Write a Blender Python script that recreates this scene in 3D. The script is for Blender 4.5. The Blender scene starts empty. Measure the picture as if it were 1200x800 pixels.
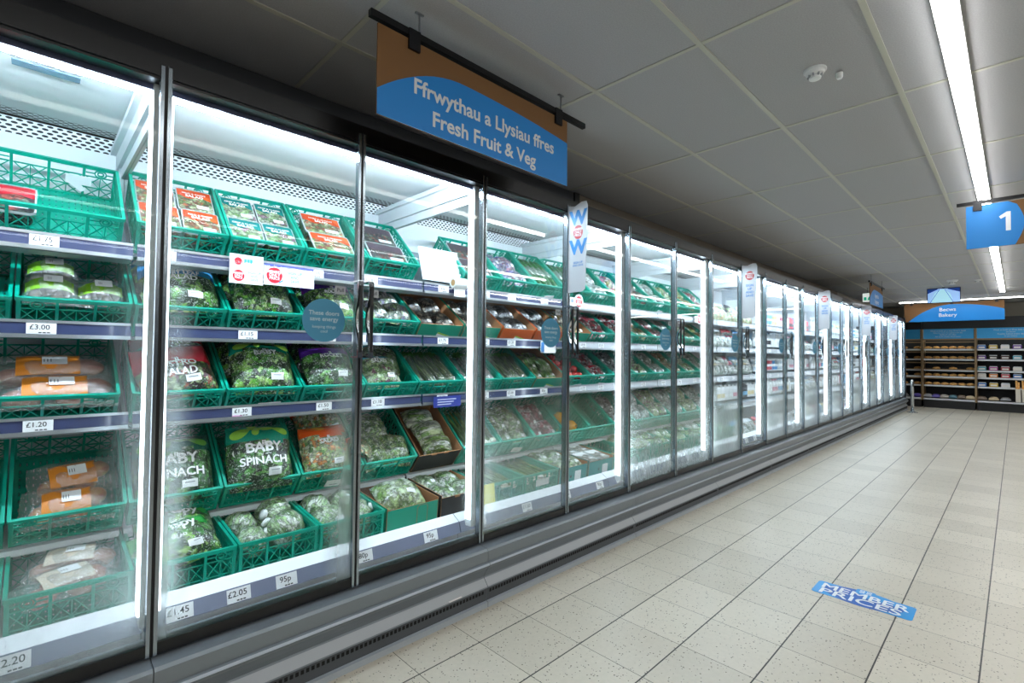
import bpy, math, random
from math import pi, sin, cos, radians as R
from mathutils import Matrix, Vector, noise
sc = bpy.context.scene
C = sc.collection
# ------------------------------------------------------------------ camera, world, exposure
F_PX = 577.49
YAW, PITCH, ROLL = 0.796554, 0.025035, 0.00972
fw = Vector((cos(YAW)*cos(PITCH), sin(YAW)*cos(PITCH), sin(PITCH)))
rt = Vector((sin(YAW), -cos(YAW), 0)); up = rt.cross(fw)
rt2 = rt*cos(ROLL)+up*sin(ROLL); up2 = -rt*sin(ROLL)+up*cos(ROLL)
cd = bpy.data.cameras.new('camera'); cam = bpy.data.objects.new('camera', cd); C.objects.link(cam)
cd.sensor_width = 36; cd.lens = F_PX/1200*36; cd.clip_start = .02
mw = Matrix.Identity(4)
for i in range(3):
    mw[i][0] = rt2[i]; mw[i][1] = up2[i]; mw[i][2] = -fw[i]
mw[0][3], mw[1][3], mw[2][3] = 0, 0, 1.35
cam.matrix_world = mw
sc.camera = cam
w = bpy.data.worlds.new('world'); sc.world = w; w.use_nodes = True
w.node_tree.nodes['Background'].inputs[0].default_value = (.80, .88, 1, 1)
w.node_tree.nodes['Background'].inputs[1].default_value = .05
sc.view_settings.view_transform = 'Standard'; sc.view_settings.look = 'None'
sc.view_settings.gamma = 1; sc.view_settings.use_curve_mapping = False
sc.view_settings.exposure = 0.0
LED_TOP, LED_SIDE, LAMP = 160, 12, 24
cy = sc.cycles
cy.use_denoising = True; cy.max_bounces = 7; cy.diffuse_bounces = 4; cy.glossy_bounces = 3
cy.transmission_bounces = 4; cy.transparent_max_bounces = 24; cy.sample_clamp_indirect = 6; cy.sample_clamp_direct = 0
cy.caustics_reflective = False; cy.caustics_refractive = False
rnd = random.Random(7)

# ------------------------------------------------------------------ materials
MATS = {}
def lin(h):
    h = h.lstrip('#'); v = [int(h[i:i+2], 16)/255 for i in (0, 2, 4)]
    return tuple((x/12.92 if x <= .04045 else ((x+.055)/1.055)**2.4) for x in v)+(1,)
def P(col, rough=.5, metal=0, coat=0, emit=0, bump=0, bscale=200, key=None):
    k = ('P', col, rough, metal, coat, emit, bump, bscale)
    if k in MATS: return MATS[k]
    m = bpy.data.materials.new('m_'+str(len(MATS))); m.use_nodes = True; b = m.node_tree.nodes['Principled BSDF']
    b.inputs['Base Color'].default_value = lin(col); b.inputs['Roughness'].default_value = rough
    b.inputs['Metallic'].default_value = metal; b.inputs['Coat Weight'].default_value = coat
    b.inputs['Coat Roughness'].default_value = .08
    if emit:
        b.inputs['Emission Color'].default_value = lin(col); b.inputs['Emission Strength'].default_value = emit
    if bump:
        n = N(m)
        t = n('ShaderNodeTexNoise', Scale=bscale); bp = n('ShaderNodeBump', Strength=bump, Distance=.01)
        L(m, t.outputs[0], bp.inputs['Height']); L(m, bp.outputs[0], b.inputs['Normal'])
    MATS[k] = m; return m
def N(m):
    def f(t, **kw):
        n = m.node_tree.nodes.new(t)
        for k, v in kw.items():
            k = k.replace('_', ' ')
            if k in n.inputs: n.inputs[k].default_value = v
            else: setattr(n, k.replace(' ', '_'), v)
        return n
    return f
def L(m, a, b): m.node_tree.links.new(a, b)
def M2(m, op, a, b=None, c=None):
    n = m.node_tree.nodes.new('ShaderNodeMath'); n.operation = op
    for i, x in enumerate((a, b, c)):
        if x is None: continue
        if isinstance(x, (int, float)): n.inputs[i].default_value = x
        else: L(m, x, n.inputs[i])
    return n.outputs[0]
def ramp(m, fac, stops, const=False):
    n = m.node_tree.nodes.new('ShaderNodeValToRGB'); cr = n.color_ramp
    if const: cr.interpolation = 'CONSTANT'
    while len(cr.elements) > 1: cr.elements.remove(cr.elements[-1])
    for i, (p, c) in enumerate(stops):
        e = cr.elements[0] if i == 0 else cr.elements.new(p)
        e.position = p; e.color = lin(c) if isinstance(c, str) else c
    L(m, fac, n.inputs[0]); return n.outputs[0]
def leafy(name, cols, scale=38, stretch=(1, 1, 1), rough=.28, white=.0, coat=.6):
    """chopped or whole leaves seen through a crinkled clear film"""
    if name in MATS: return MATS[name]
    m = bpy.data.materials.new(name); m.use_nodes = True; n = N(m); b = m.node_tree.nodes['Principled BSDF']
    tc = n('ShaderNodeTexCoord'); oi = n('ShaderNodeObjectInfo'); mp = n('ShaderNodeMapping'); mp.inputs['Scale'].default_value = stretch
    ad = n('ShaderNodeVectorMath', operation='ADD'); cx = n('ShaderNodeCombineXYZ')
    L(m, M2(m, 'MULTIPLY', oi.outputs['Random'], 17.0), cx.inputs[0]); L(m, M2(m, 'MULTIPLY', oi.outputs['Random'], 9.0), cx.inputs[2])
    L(m, tc.outputs['Object'], ad.inputs[0]); L(m, cx.outputs[0], ad.inputs[1]); L(m, ad.outputs[0], mp.inputs[0])
    ns = n('ShaderNodeTexNoise', Scale=scale*1.1, Detail=3.0)
    L(m, mp.outputs[0], ns.inputs['Vector'])
    mix = n('ShaderNodeVectorMath', operation='MULTIPLY_ADD'); mix.inputs[1].default_value = (2.6/scale,)*3
    L(m, ns.outputs['Color'], mix.inputs[0]); L(m, mp.outputs[0], mix.inputs[2])
    v = n('ShaderNodeTexVoronoi', Scale=scale); L(m, mix.outputs[0], v.inputs['Vector'])
    sp = n('ShaderNodeSeparateColor'); L(m, v.outputs['Color'], sp.inputs[0])
    k = len(cols)
    c1 = ramp(m, sp.outputs[0], [(i/k, c) for i, c in enumerate(cols)], True)
    dk = ramp(m, v.outputs['Distance'], [(0, '#ffffff'), (.35, '#d0d0d0'), (.62, '#707070'), (.85, '#242424')])  # darkens between leaf cells: painted shade of the gaps
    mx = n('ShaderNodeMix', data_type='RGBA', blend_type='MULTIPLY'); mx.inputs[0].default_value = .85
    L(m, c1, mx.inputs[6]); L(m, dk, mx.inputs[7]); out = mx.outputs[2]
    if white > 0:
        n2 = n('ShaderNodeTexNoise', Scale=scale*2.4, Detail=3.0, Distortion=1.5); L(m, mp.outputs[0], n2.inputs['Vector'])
        glint = ramp(m, n2.outputs[0], [(.57, '#000000'), (.66, '#ffffff')])  # mask of painted white glints on the film
        mw_ = n('ShaderNodeMix', data_type='RGBA'); L(m, M2(m, 'MULTIPLY', glint, white), mw_.inputs[0]); L(m, out, mw_.inputs[6]); mw_.inputs[7].default_value = lin('#e4efe6'); out = mw_.outputs[2]
    L(m, out, b.inputs['Base Color']); b.inputs['Roughness'].default_value = rough; b.inputs['Coat Weight'].default_value = coat; b.inputs['Coat Roughness'].default_value = .12
    b2 = n('ShaderNodeBump', Strength=.9, Distance=.004); n3 = n('ShaderNodeTexNoise', Scale=scale*1.6, Detail=2.0, Distortion=2.0)
    L(m, mp.outputs[0], n3.inputs['Vector']); L(m, n3.outputs[0], b2.inputs['Height']); L(m, b2.outputs[0], b.inputs['Normal']); L(m, b2.outputs[0], b.inputs['Coat Normal'])
    MATS[name] = m; return m
def blotch(name, c1, c2, c3, scale=14, rough=.22):
    """printed film with soft coloured shapes"""
    if name in MATS: return MATS[name]
    m = bpy.data.materials.new(name); m.use_nodes = True; n = N(m); b = m.node_tree.nodes['Principled BSDF']
    tc = n('ShaderNodeTexCoord'); v = n('ShaderNodeTexVoronoi', Scale=scale, feature='SMOOTH_F1'); L(m, tc.outputs['Object'], v.inputs['Vector'])
    sp = n('ShaderNodeSeparateColor'); L(m, v.outputs['Color'], sp.inputs[0])
    L(m, ramp(m, sp.outputs[0], [(0, c1), (.52, c1), (.56, c2), (.72, c2), (.76, c3)]), b.inputs['Base Color'])
    b.inputs['Roughness'].default_value = rough; b.inputs['Coat Weight'].default_value = .5
    bp = n('ShaderNodeBump', Strength=.5, Distance=.004); n3 = n('ShaderNodeTexNoise', Scale=60.0, Distortion=2.0); L(m, tc.outputs['Object'], n3.inputs['Vector'])
    L(m, n3.outputs[0], bp.inputs['Height']); L(m, bp.outputs[0], b.inputs['Normal'])
    MATS[name] = m; return m
def film(key='film', alpha=.3, tint='#ffffff', rough=.12):
    if key in MATS: return MATS[key]
    m = bpy.data.materials.new(key); m.use_nodes = True; n = N(m); m.node_tree.nodes.remove(m.node_tree.nodes['Principled BSDF'])
    o = [x for x in m.node_tree.nodes if x.type == 'OUTPUT_MATERIAL'][0]
    t = n('ShaderNodeBsdfTransparent'); g = n('ShaderNodeBsdfGlossy', Roughness=rough); d = n('ShaderNodeBsdfDiffuse', Color=lin(tint))
    mx1 = n('ShaderNodeMixShader', Fac=.75); L(m, d.outputs[0], mx1.inputs[1]); L(m, g.outputs[0], mx1.inputs[2])
    tc = n('ShaderNodeTexCoord'); ns = n('ShaderNodeTexNoise', Scale=40.0, Distortion=2.5); L(m, tc.outputs['Object'], ns.inputs['Vector'])
    bp = n('ShaderNodeBump', Strength=.8, Distance=.01); L(m, ns.outputs[0], bp.inputs['Height']); L(m, bp.outputs[0], g.inputs['Normal'])
    mx = n('ShaderNodeMixShader', Fac=alpha); L(m, t.outputs[0], mx.inputs[1]); L(m, mx1.outputs[0], mx.inputs[2]); L(m, mx.outputs[0], o.inputs[0])
    MATS[key] = m; return m
def glass(key, low, top, edge, base=.0):
    """door glass: clear with a breath of reflection, misted by condensation at the bottom and towards the edges.
    object coordinates: x 0..width, z 0..height"""
    if key in MATS: return MATS[key]
    m = bpy.data.materials.new(key); m.use_nodes = True; n = N(m); m.node_tree.nodes.remove(m.node_tree.nodes['Principled BSDF'])
    o = [x for x in m.node_tree.nodes if x.type == 'OUTPUT_MATERIAL'][0]
    t = n('ShaderNodeBsdfTransparent', Color=(.975, .99, .985, 1)); g = n('ShaderNodeBsdfGlossy', Roughness=.015)
    fr = n('ShaderNodeFresnel', IOR=1.45)
    mx = n('ShaderNodeMixShader'); L(m, M2(m, 'MULTIPLY', fr.outputs[0], .18), mx.inputs[0]); L(m, t.outputs[0], mx.inputs[1]); L(m, g.outputs[0], mx.inputs[2])
    d = n('ShaderNodeBsdfDiffuse', Color=(.86, .93, .93, 1)); tl = n('ShaderNodeBsdfTranslucent', Color=(.86, .95, .94, 1))
    fg = n('ShaderNodeMixShader', Fac=.6); L(m, d.outputs[0], fg.inputs[1]); L(m, tl.outputs[0], fg.inputs[2])
    tc = n('ShaderNodeTexCoord'); s = n('ShaderNodeSeparateXYZ'); L(m, tc.outputs['Object'], s.inputs[0])
    ns = n('ShaderNodeTexNoise', Scale=3.5, Detail=4.0); L(m, tc.outputs['Object'], ns.inputs['Vector'])
    wob = M2(m, 'MULTIPLY_ADD', ns.outputs[0], .5, -.25)
    zz = M2(m, 'ADD', s.outputs[2], wob)
    a = n('ShaderNodeMapRange', interpolation_type='SMOOTHSTEP'); a.inputs[1].default_value = top; a.inputs[2].default_value = top*.25; a.inputs[4].default_value = low; L(m, zz, a.inputs[0])
    e = n('ShaderNodeMapRange', interpolation_type='SMOOTHSTEP'); e.inputs[1].default_value = .13; e.inputs[2].default_value = .0; e.inputs[4].default_value = edge
    xx = M2(m, 'MINIMUM', M2(m, 'ADD', s.outputs[0], M2(m, 'MULTIPLY', wob, .08)), M2(m, 'SUBTRACT', .70, s.outputs[0])); L(m, xx, e.inputs[0])
    ez = n('ShaderNodeMapRange'); ez.inputs[1].default_value = 1.7; ez.inputs[2].default_value = .3; L(m, s.outputs[2], ez.inputs[0])
    f = M2(m, 'ADD', M2(m, 'MAXIMUM', a.outputs[0], M2(m, 'MULTIPLY', e.outputs[0], ez.outputs[0])), base)
    fine = n('ShaderNodeTexNoise', Scale=60.0, Detail=3.0); mpp = n('ShaderNodeMapping'); mpp.inputs['Scale'].default_value = (1, 1, .25)
    L(m, tc.outputs['Object'], mpp.inputs[0]); L(m, mpp.outputs[0], fine.inputs['Vector'])
    f = M2(m, 'MULTIPLY', f, M2(m, 'MULTIPLY_ADD', fine.outputs[0], .5, .75))
    f = M2(m, 'MINIMUM', M2(m, 'MAXIMUM', f, 0), .9)
    mf = n('ShaderNodeMixShader'); L(m, f, mf.inputs[0]); L(m, mx.outputs[0], mf.inputs[1]); L(m, fg.outputs[0], mf.inputs[2]); L(m, mf.outputs[0], o.inputs[0])
    MATS[key] = m; return m
def perforated(key, z0, z1, xs=.026, zs=.0125, axis=2):
    """white steel with a band of oval holes drawn in the colour"""
    m = bpy.data.materials.new(key); m.use_nodes = True; n = N(m); b = m.node_tree.nodes['Principled BSDF']
    tc = n('ShaderNodeTexCoord'); s = n('ShaderNodeSeparateXYZ'); L(m, tc.outputs['Object'], s.inputs[0])
    zc = s.outputs[axis]
    row = M2(m, 'FLOOR', M2(m, 'DIVIDE', zc, zs))
    par = M2(m, 'MULTIPLY', M2(m, 'MODULO', row, 2.0), .5)
    u = M2(m, 'SUBTRACT', M2(m, 'FRACT', M2(m, 'ADD', M2(m, 'DIVIDE', s.outputs[0], xs), M2(m, 'ABSOLUTE', par))), .5)
    v = M2(m, 'SUBTRACT', M2(m, 'FRACT', M2(m, 'DIVIDE', zc, zs)), .5)
    d = M2(m, 'ADD', M2(m, 'POWER', M2(m, 'ABSOLUTE', u), 2.0), M2(m, 'POWER', M2(m, 'ABSOLUTE', v), 2.0))
    hole = M2(m, 'LESS_THAN', d, .115)
    inb = M2(m, 'MULTIPLY', M2(m, 'GREATER_THAN', zc, z0), M2(m, 'LESS_THAN', zc, z1))
    c = n('ShaderNodeMix', data_type='RGBA'); L(m, M2(m, 'MULTIPLY', hole, inb), c.inputs[0]); c.inputs[6].default_value = lin('#ecf1f4'); c.inputs[7].default_value = lin('#10161c')
    L(m, c.outputs[2], b.inputs['Base Color']); b.inputs['Roughness'].default_value = .4
    return m
WHITE = lambda: P('#e3e9ee', .35)
GREEN = P('#00a288', .3, coat=.3)
SILVER = P('#c3cbd2', .28, .9)
BLACK = P('#0b0c0f', .35)
CARD = P('#a9784f', .8)
INK = P('#20242c', .6)
WPRINT = P('#f2f3f3', .5)
BLUE = P('#0f83c9', .45)

# ------------------------------------------------------------------ mesh tools
class MB:
    def __init__(s): s.v = []; s.f = []; s.m = []
    def add(s, vs, fs, mi=0, M=None):
        o = len(s.v); s.v += [tuple(M @ Vector(v)) if M else tuple(v) for v in vs]
        s.f += [tuple(i+o for i in f) for f in fs]; s.m += [mi]*len(fs) if isinstance(mi, int) else list(mi); return s
    def box(s, x0, y0, z0, x1, y1, z1, mi=0, M=None):
        vs = [(x, y, z) for z in (z0, z1) for y in (y0, y1) for x in (x0, x1)]
        return s.add(vs, [(0, 2, 3, 1), (4, 5, 7, 6), (0, 1, 5, 4), (2, 6, 7, 3), (0, 4, 6, 2), (1, 3, 7, 5)], mi, M)
    def bar(s, p, q, w, d, nrm=(0, 1, 0), mi=0, M=None):
        p, q, nn = Vector(p), Vector(q), Vector(nrm); t = (q-p).normalized(); a = t.cross(nn).normalized()*w/2; b = nn*d/2
        vs = [e+x*a+y*b for e in (p, q) for x, y in ((-1, -1), (1, -1), (1, 1), (-1, 1))]
        return s.add(vs, [(0, 1, 2, 3), (7, 6, 5, 4), (0, 4, 5, 1), (1, 5, 6, 2), (2, 6, 7, 3), (3, 7, 4, 0)], mi, M)
    def tube(s, pts, rs, seg=8, mi=0, M=None, cap=True, ref=(0, 0, 1)):
        pts = [Vector(p) for p in pts]; n = len(pts)
        if not hasattr(rs, '__len__'): rs = [rs]*n
        vs = []
        for i, p in enumerate(pts):
            t = (pts[min(i+1, n-1)]-pts[max(i-1, 0)]).normalized(); rf = Vector(ref)
            if abs(t.dot(rf)) > .95: rf = Vector((1, 0, 0))
            a = t.cross(rf).normalized(); b = a.cross(t)
            for k in range(seg):
                an = 2*pi*k/seg; vs.append(p+(a*cos(an)+b*sin(an))*rs[i])
        fs = [(i*seg+k, i*seg+(k+1) % seg, (i+1)*seg+(k+1) % seg, (i+1)*seg+k) for i in range(n-1) for k in range(seg)]
        if cap: fs += [tuple(range(seg))[::-1], tuple(range((n-1)*seg, n*seg))]
        return s.add(vs, fs, mi, M)
    def lathe(s, prof, seg=16, mi=0, M=None):
        n = len(prof); vs = [(r*cos(2*pi*k/seg), r*sin(2*pi*k/seg), z) for r, z in prof for k in range(seg)]
        fs = [(i*seg+k, i*seg+(k+1) % seg, (i+1)*seg+(k+1) % seg, (i+1)*seg+k) for i in range(n-1) for k in range(seg)]
        fs += [tuple(range(seg))[::-1], tuple(range((n-1)*seg, n*seg))]
        return s.add(vs, fs, mi, M)
    def ball(s, c, r, seg=12, rings=8, mi=0, M=None, nz=0, seed=0, nf=3, fn=None):
        if not hasattr(r, '__len__'): r = (r, r, r)
        vs = [];
        for i in range(rings+1):
            th = pi*i/rings
            for k in range(seg):
                ph = 2*pi*k/seg; d = Vector((sin(th)*cos(ph), sin(th)*sin(ph), cos(th)))
                q = 1+nz*noise.noise(d*nf+Vector((seed*3.1, seed, 0)))
                if fn: q *= fn(th, ph)
                vs.append((c[0]+d.x*r[0]*q, c[1]+d.y*r[1]*q, c[2]+d.z*r[2]*q))
        fs = [(i*seg+k, (i+1)*seg+k, (i+1)*seg+(k+1) % seg, i*seg+(k+1) % seg) for i in range(rings) for k in range(seg)]
        return s.add(vs, fs, mi, M)
    def prism(s, poly, h0, h1, mi=0, M=None):
        n = len(poly); vs = [(x, y, h0) for x, y in poly]+[(x, y, h1) for x, y in poly]
        return s.add(vs, [tuple(range(n))[::-1], tuple(range(n, 2*n))]+[(i, (i+1) % n, (i+1) % n+n, i+n) for i in range(n)], mi, M)
    def mesh(s, name, mats, smooth=False):
        me = bpy.data.meshes.new(name); me.from_pydata(s.v, [], s.f)
        for m in (mats if isinstance(mats, (list, tuple)) else [mats]): me.materials.append(m)
        me.polygons.foreach_set('material_index', s.m)
        if smooth: me.polygons.foreach_set('use_smooth', [True]*len(s.f))
        me.update(); return me
def rot(ax, d): return Matrix.Rotation(R(d), 4, ax)
def T(x, y, z): return Matrix.Translation((x, y, z))
def link(name, data, parent=None, M=None):
    o = bpy.data.objects.new(name, data); C.objects.link(o)
    if parent: o.parent = parent
    if M is not None: o.matrix_local = M
    return o
def tag(o, label, cat, group=None, kind=None):
    if label: o['label'] = label
    if cat: o['category'] = cat
    if group: o['group'] = group
    if kind: o['kind'] = kind
    return o
def struct(name, me): o = link(name, me); o['kind'] = 'structure'; return o
_tc = {}
def text_geo(s, size=1.0, bold=.0, align='CENTER', sx=1.0):
    k = (s, size, bold, align, sx)
    if k in _tc: return _tc[k]
    cu = bpy.data.curves.new('t', 'FONT'); cu.body = s; cu.size = size; cu.align_x = align; cu.align_y = 'CENTER'; cu.offset = bold*size; cu.resolution_u = 3
    o = bpy.data.objects.new('t', cu); C.objects.link(o)
    me = bpy.data.meshes.new_from_object(o)
    g = ([(v.co.x*sx, v.co.y, 0) for v in me.vertices], [tuple(p.vertices) for p in me.polygons])
    bpy.data.objects.remove(o); bpy.data.meshes.remove(me); _tc[k] = g; return g
def put_text(mb, s, size, M, mi=0, bold=.015, align='CENTER', sx=1.0, surf=None, z=.0008):
    vs, fs = text_geo(s, size, bold, align, sx)
    out = []
    for v in vs:
        q = M @ Vector((v[0], v[1], 0))
        if surf: q.z = surf(q.x, q.y)+z
        out.append(tuple(q))
    mb.add(out, fs, mi)
# frames: text plane facing -Y (aisle side of fridges) or -X (towards the camera end)
def FY(x, y, z): return T(x, y, z) @ rot('X', 90)
def FX(x, y, z): return T(x, y, z) @ Matrix(((0, 0, -1, 0), (-1, 0, 0, 0), (0, 1, 0, 0), (0, 0, 0, 1)))
def bev(o, w_=.004, seg=2):
    m = o.modifiers.new('bevel', 'BEVEL'); m.width = w_; m.segments = seg; m.limit_method = 'ANGLE'; m.angle_limit = R(40); return o

# ------------------------------------------------------------------ room
XEND = 18.35
def floor_mat():
    m = bpy.data.materials.new('floor_tiles'); m.use_nodes = True; n = N(m); b = m.node_tree.nodes['Principled BSDF']
    tc = n('ShaderNodeTexCoord'); s = n('ShaderNodeSeparateXYZ'); L(m, tc.outputs['Object'], s.inputs[0])
    def grid(o, off, per, wd):
        a = M2(m, 'DIVIDE', M2(m, 'SUBTRACT', o, off), per); fr_ = M2(m, 'ABSOLUTE', M2(m, 'SUBTRACT', M2(m, 'FRACT', M2(m, 'ADD', a, .5)), .5))
        return M2(m, 'LESS_THAN', fr_, wd/per/2), M2(m, 'ROUND', M2(m, 'SUBTRACT', a, .5))
    gx, ix = grid(s.outputs[0], 1.8704, .333148, .0028)
    gy, iy = grid(s.outputs[1], 1.7694, .329206, .0062)
    cb = n('ShaderNodeCombineXYZ'); L(m, ix, cb.inputs[0]); L(m, iy, cb.inputs[1])
    wn = n('ShaderNodeTexWhiteNoise'); L(m, cb.outputs[0], wn.inputs['Vector'])
    big = n('ShaderNodeTexNoise', Scale=1.3, Detail=4.0); L(m, tc.outputs['Object'], big.inputs['Vector'])
    med = n('ShaderNodeTexNoise', Scale=45.0, Detail=4.0); L(m, tc.outputs['Object'], med.inputs['Vector'])
    tone = M2(m, 'ADD', M2(m, 'MULTIPLY', wn.outputs[0], .25), M2(m, 'ADD', M2(m, 'MULTIPLY', big.outputs[0], .45), M2(m, 'MULTIPLY', med.outputs[0], .35)))
    base = ramp(m, tone, [(.25, '#bcb4a4'), (.8, '#d6cebe')])
    v = n('ShaderNodeTexVoronoi', Scale=85.0); L(m, tc.outputs['Object'], v.inputs['Vector'])
    sc_ = n('ShaderNodeSeparateColor'); L(m, v.outputs['Color'], sc_.inputs[0])
    sp = M2(m, 'MULTIPLY', M2(m, 'LESS_THAN', v.outputs['Distance'], M2(m, 'MULTIPLY', sc_.outputs[1], .34)), M2(m, 'GREATER_THAN', sc_.outputs[0], .42))
    c1 = n('ShaderNodeMix', data_type='RGBA'); L(m, M2(m, 'MULTIPLY', sp, .9), c1.inputs[0]); L(m, base, c1.inputs[6]); c1.inputs[7].default_value = lin('#5f574c')
    gcol = n('ShaderNodeMix', data_type='RGBA'); gn = n('ShaderNodeTexNoise', Scale=.8); L(m, tc.outputs['Object'], gn.inputs['Vector'])
    L(m, ramp(m, gn.outputs[0], [(.42, '#000000'), (.6, '#ffffff')]), gcol.inputs[0]); gcol.inputs[6].default_value = lin('#2b2823'); gcol.inputs[7].default_value = lin('#6f6a61')
    c2 = n('ShaderNodeMix', data_type='RGBA'); g = M2(m, 'MAXIMUM', gx, gy); L(m, g, c2.inputs[0]); L(m, c1.outputs[2], c2.inputs[6]); L(m, gcol.outputs[2], c2.inputs[7])
    c3 = n('ShaderNodeMix', data_type='RGBA'); L(m, gy, c3.inputs[0]); L(m, c2.outputs[2], c3.inputs[6]); c3.inputs[7].default_value = lin('#28241f'); L(m, c3.outputs[2], b.inputs['Base Color'])
    L(m, ramp(m, med.outputs[0], [(.3, (.30,)*3+(1,)), (.7, (.42,)*3+(1,))]), b.inputs['Roughness']); b.inputs['Specular IOR Level'].default_value = .45
    bp = n('ShaderNodeBump', Strength=.35, Distance=.003); L(m, M2(m, 'SUBTRACT', 1.0, g), bp.inputs['Height']); L(m, bp.outputs[0], b.inputs['Normal'])
    return m
struct('floor', MB().box(-5, -7, -.06, XEND, 3.4, 0).mesh('floor', floor_mat()))
def ceil_mat():
    m = bpy.data.materials.new('ceiling_tiles'); m.use_nodes = True; n = N(m); b = m.node_tree.nodes['Principled BSDF']
    tc = n('ShaderNodeTexCoord'); t = n('ShaderNodeTexNoise', Scale=160.0, Detail=3.0); L(m, tc.outputs['Object'], t.inputs['Vector'])
    L(m, ramp(m, t.outputs[0], [(.3, '#a6a6a9'), (.7, '#b2b2b5')]), b.inputs['Base Color']); b.inputs['Roughness'].default_value = .9
    bp = n('ShaderNodeBump', Strength=.25, Distance=.003); L(m, t.outputs[0], bp.inputs['Height']); L(m, bp.outputs[0], b.inputs['Normal']); return m
struct('ceiling', MB().box(-5, -7, 2.819, XEND, 3.4, 2.88).mesh('ceiling', ceil_mat()))
tb = MB()
for j in range(-14, 5):
    y = 1.0264+.5986*j
    if -7 < y < 2.78: tb.box(-5, y-.012, 2.8135, XEND-.05, y+.012, 2.822)
for i in range(-6, 14):
    x = 2.2227+1.2*i
    if x < XEND: tb.box(x-.011, -7, 2.8145, x+.011, 2.779, 2.822)
struct('trim_1', tb.mesh('ceiling_bars', P('#b9b9ac', .5)))
struct('wall_left', MB().box(-5, 3.27, 0, XEND, 3.4, 2.82).mesh('wall_left', P('#4b4947', .9)))
struct('trim_2', MB().box(-5, 2.78, 2.55, 3.48, 2.95, 2.8135).mesh('bulkhead_dark', P('#3a3c40', .8)))
struct('trim_3', MB().box(3.55, 2.78, 2.55, 12.9, 2.95, 2.8135).mesh('bulkhead', P('#7d7468', .85)))
struct('trim_4', MB().box(3.48, 2.765, 2.55, 3.55, 2.95, 2.8135).mesh('bulkhead_post', P('#15161a', .6)))
struct('trim_5', MB().box(12.9, 2.80, 2.55, XEND, 2.95, 2.8135).mesh('bulkhead_far', P('#a49d8f', .85)))
struct('wall_back', MB().box(XEND-.05, -7, 0, XEND+.05, 3.27, 2.82).mesh('wall_back', P('#b6b0a1', .85)))
# ceiling strip lamps
LAMPM = P('#fbfbf9', .5, emit=LAMP)
def strip_lamp(x0, x1, y, label, across=False, wd=.075, z0=2.775):
    r = link('ceiling_strip_lamp', None, M=T(x0, y, z0)); tag(r, label, 'light', 'linear ceiling lights' if not across else None)
    ln = x1-x0
    M = Matrix.Identity(4) if not across else rot('Z', -90)
    b = MB(); b.box(0, -wd/2-.004, .012, ln, wd/2+.004, .044, 0, M); link('housing', b.mesh('lamp_housing', P('#e8e8e6', .4)), r)
    d = MB(); d.box(.002, -wd/2, 0, ln-.002, wd/2, .012, 0, M); link('diffuser', d.mesh('lamp_diffuser', LAMPM), r)
strip_lamp(-3.5, 14.85, .185, 'long bright white strip light running down the ceiling behind the aisle 1 sign')
strip_lamp(-3.5, 14.85, -2.21, 'second long strip light parallel to the first, over the next aisle')  # out-of-view lamp, added to light the floor
strip_lamp(-3.5, 14.85, -4.6, 'third long strip light, over the aisle furthest right')  # another out-of-view lamp added for floor light
strip_lamp(16.15, 24.5-16.15+8, 2.1, 'bright strip light running crosswise above the bakery sign', True, .06, 2.76) if False else None
strip_lamp(16.15, 16.15+8.2, 2.1, 'bright strip light running crosswise above the bakery sign', True, .06, 2.76)

# ------------------------------------------------------------------ fridges
YD = 2.06; PITCHX = .7313; CABW = PITCHX*2; XJ = .316
YL = 2.66; YB = 3.16
ROWS = {1: (1.91, 43), 2: (1.55, 35), 3: (1.166, 36), 4: (.70, 40), 5: (.492, 6)}   # z of the crate's top front edge, tilt
_mc = {}
def cached(key, fn):
    if key not in _mc: _mc[key] = fn()
    return _mc[key]
RAILTOP = {1: 1.800, 2: 1.460, 3: 1.087}
BACKM = perforated('fridge_back', 2.325, 2.405, .034, .016)
CANM = perforated('fridge_canopy', 3.05, 3.15, .034, .022, 1)  # hole band paints a reflection of the back panel's holes onto the canopy
RAILM = P('#3c4569', .22, coat=.7)
RAILW = P('#dbe1e9', .25, coat=.5)
LEDM = P('#dcefff', .5, emit=LED_TOP); LEDS = P('#e6f3ff', .5, emit=LED_SIDE)
def shelf_mesh(tilt, dy=.04, dz=-.06, ln=CABW-.012):
    b = MB(); t = R(tilt)
    Mx = T(0, dy, dz) @ rot('X', tilt)
    b.box(.003, 0, -.012, ln, (.47-dy)/cos(t)*.96, -.002, 0, Mx)
    b.box(.003, -.008, dz-.014 if dz < -.055 else -.066, ln, dy, dz-.006 if dz < -.055 else -.058)
    return b.mesh('shelf_plate', P('#8b959c', .4))
def rail_mesh(pale, ln=CABW-.012):
    b = MB()
    b.box(.003, -.010, -.060, ln, .004, .0, 1)
    b.box(.003, -.014, -.008, ln, -.009, .003, 0); b.box(.003, -.018, -.066, ln, -.009, -.051, 0)
    return b.mesh('price_rail', [SILVER, RAILW if pale else RAILM])
def ticket_mesh(s, w_=.085, h=.042, pink=False):
    b = MB(); b.box(-w_/2, 0, -h/2, w_/2, .0015, h/2, 0)
    put_text(b, s, h*.62, FY(-w_*.06, -.0008, h*.10), 1, .008)
    for k in range(3): b.box(-w_*.1+k*.012, -.0006, -h*.42, -w_*.1+k*.012+.009, 0, -h*.33, 1)
    if pink: b.box(-w_/2, -.0006, -h/2, 0, 0, -h*.36, 2)
    return b.mesh('price_ticket', [P('#f1f3f6', .4), INK, P('#e8a8d6', .5)])
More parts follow.
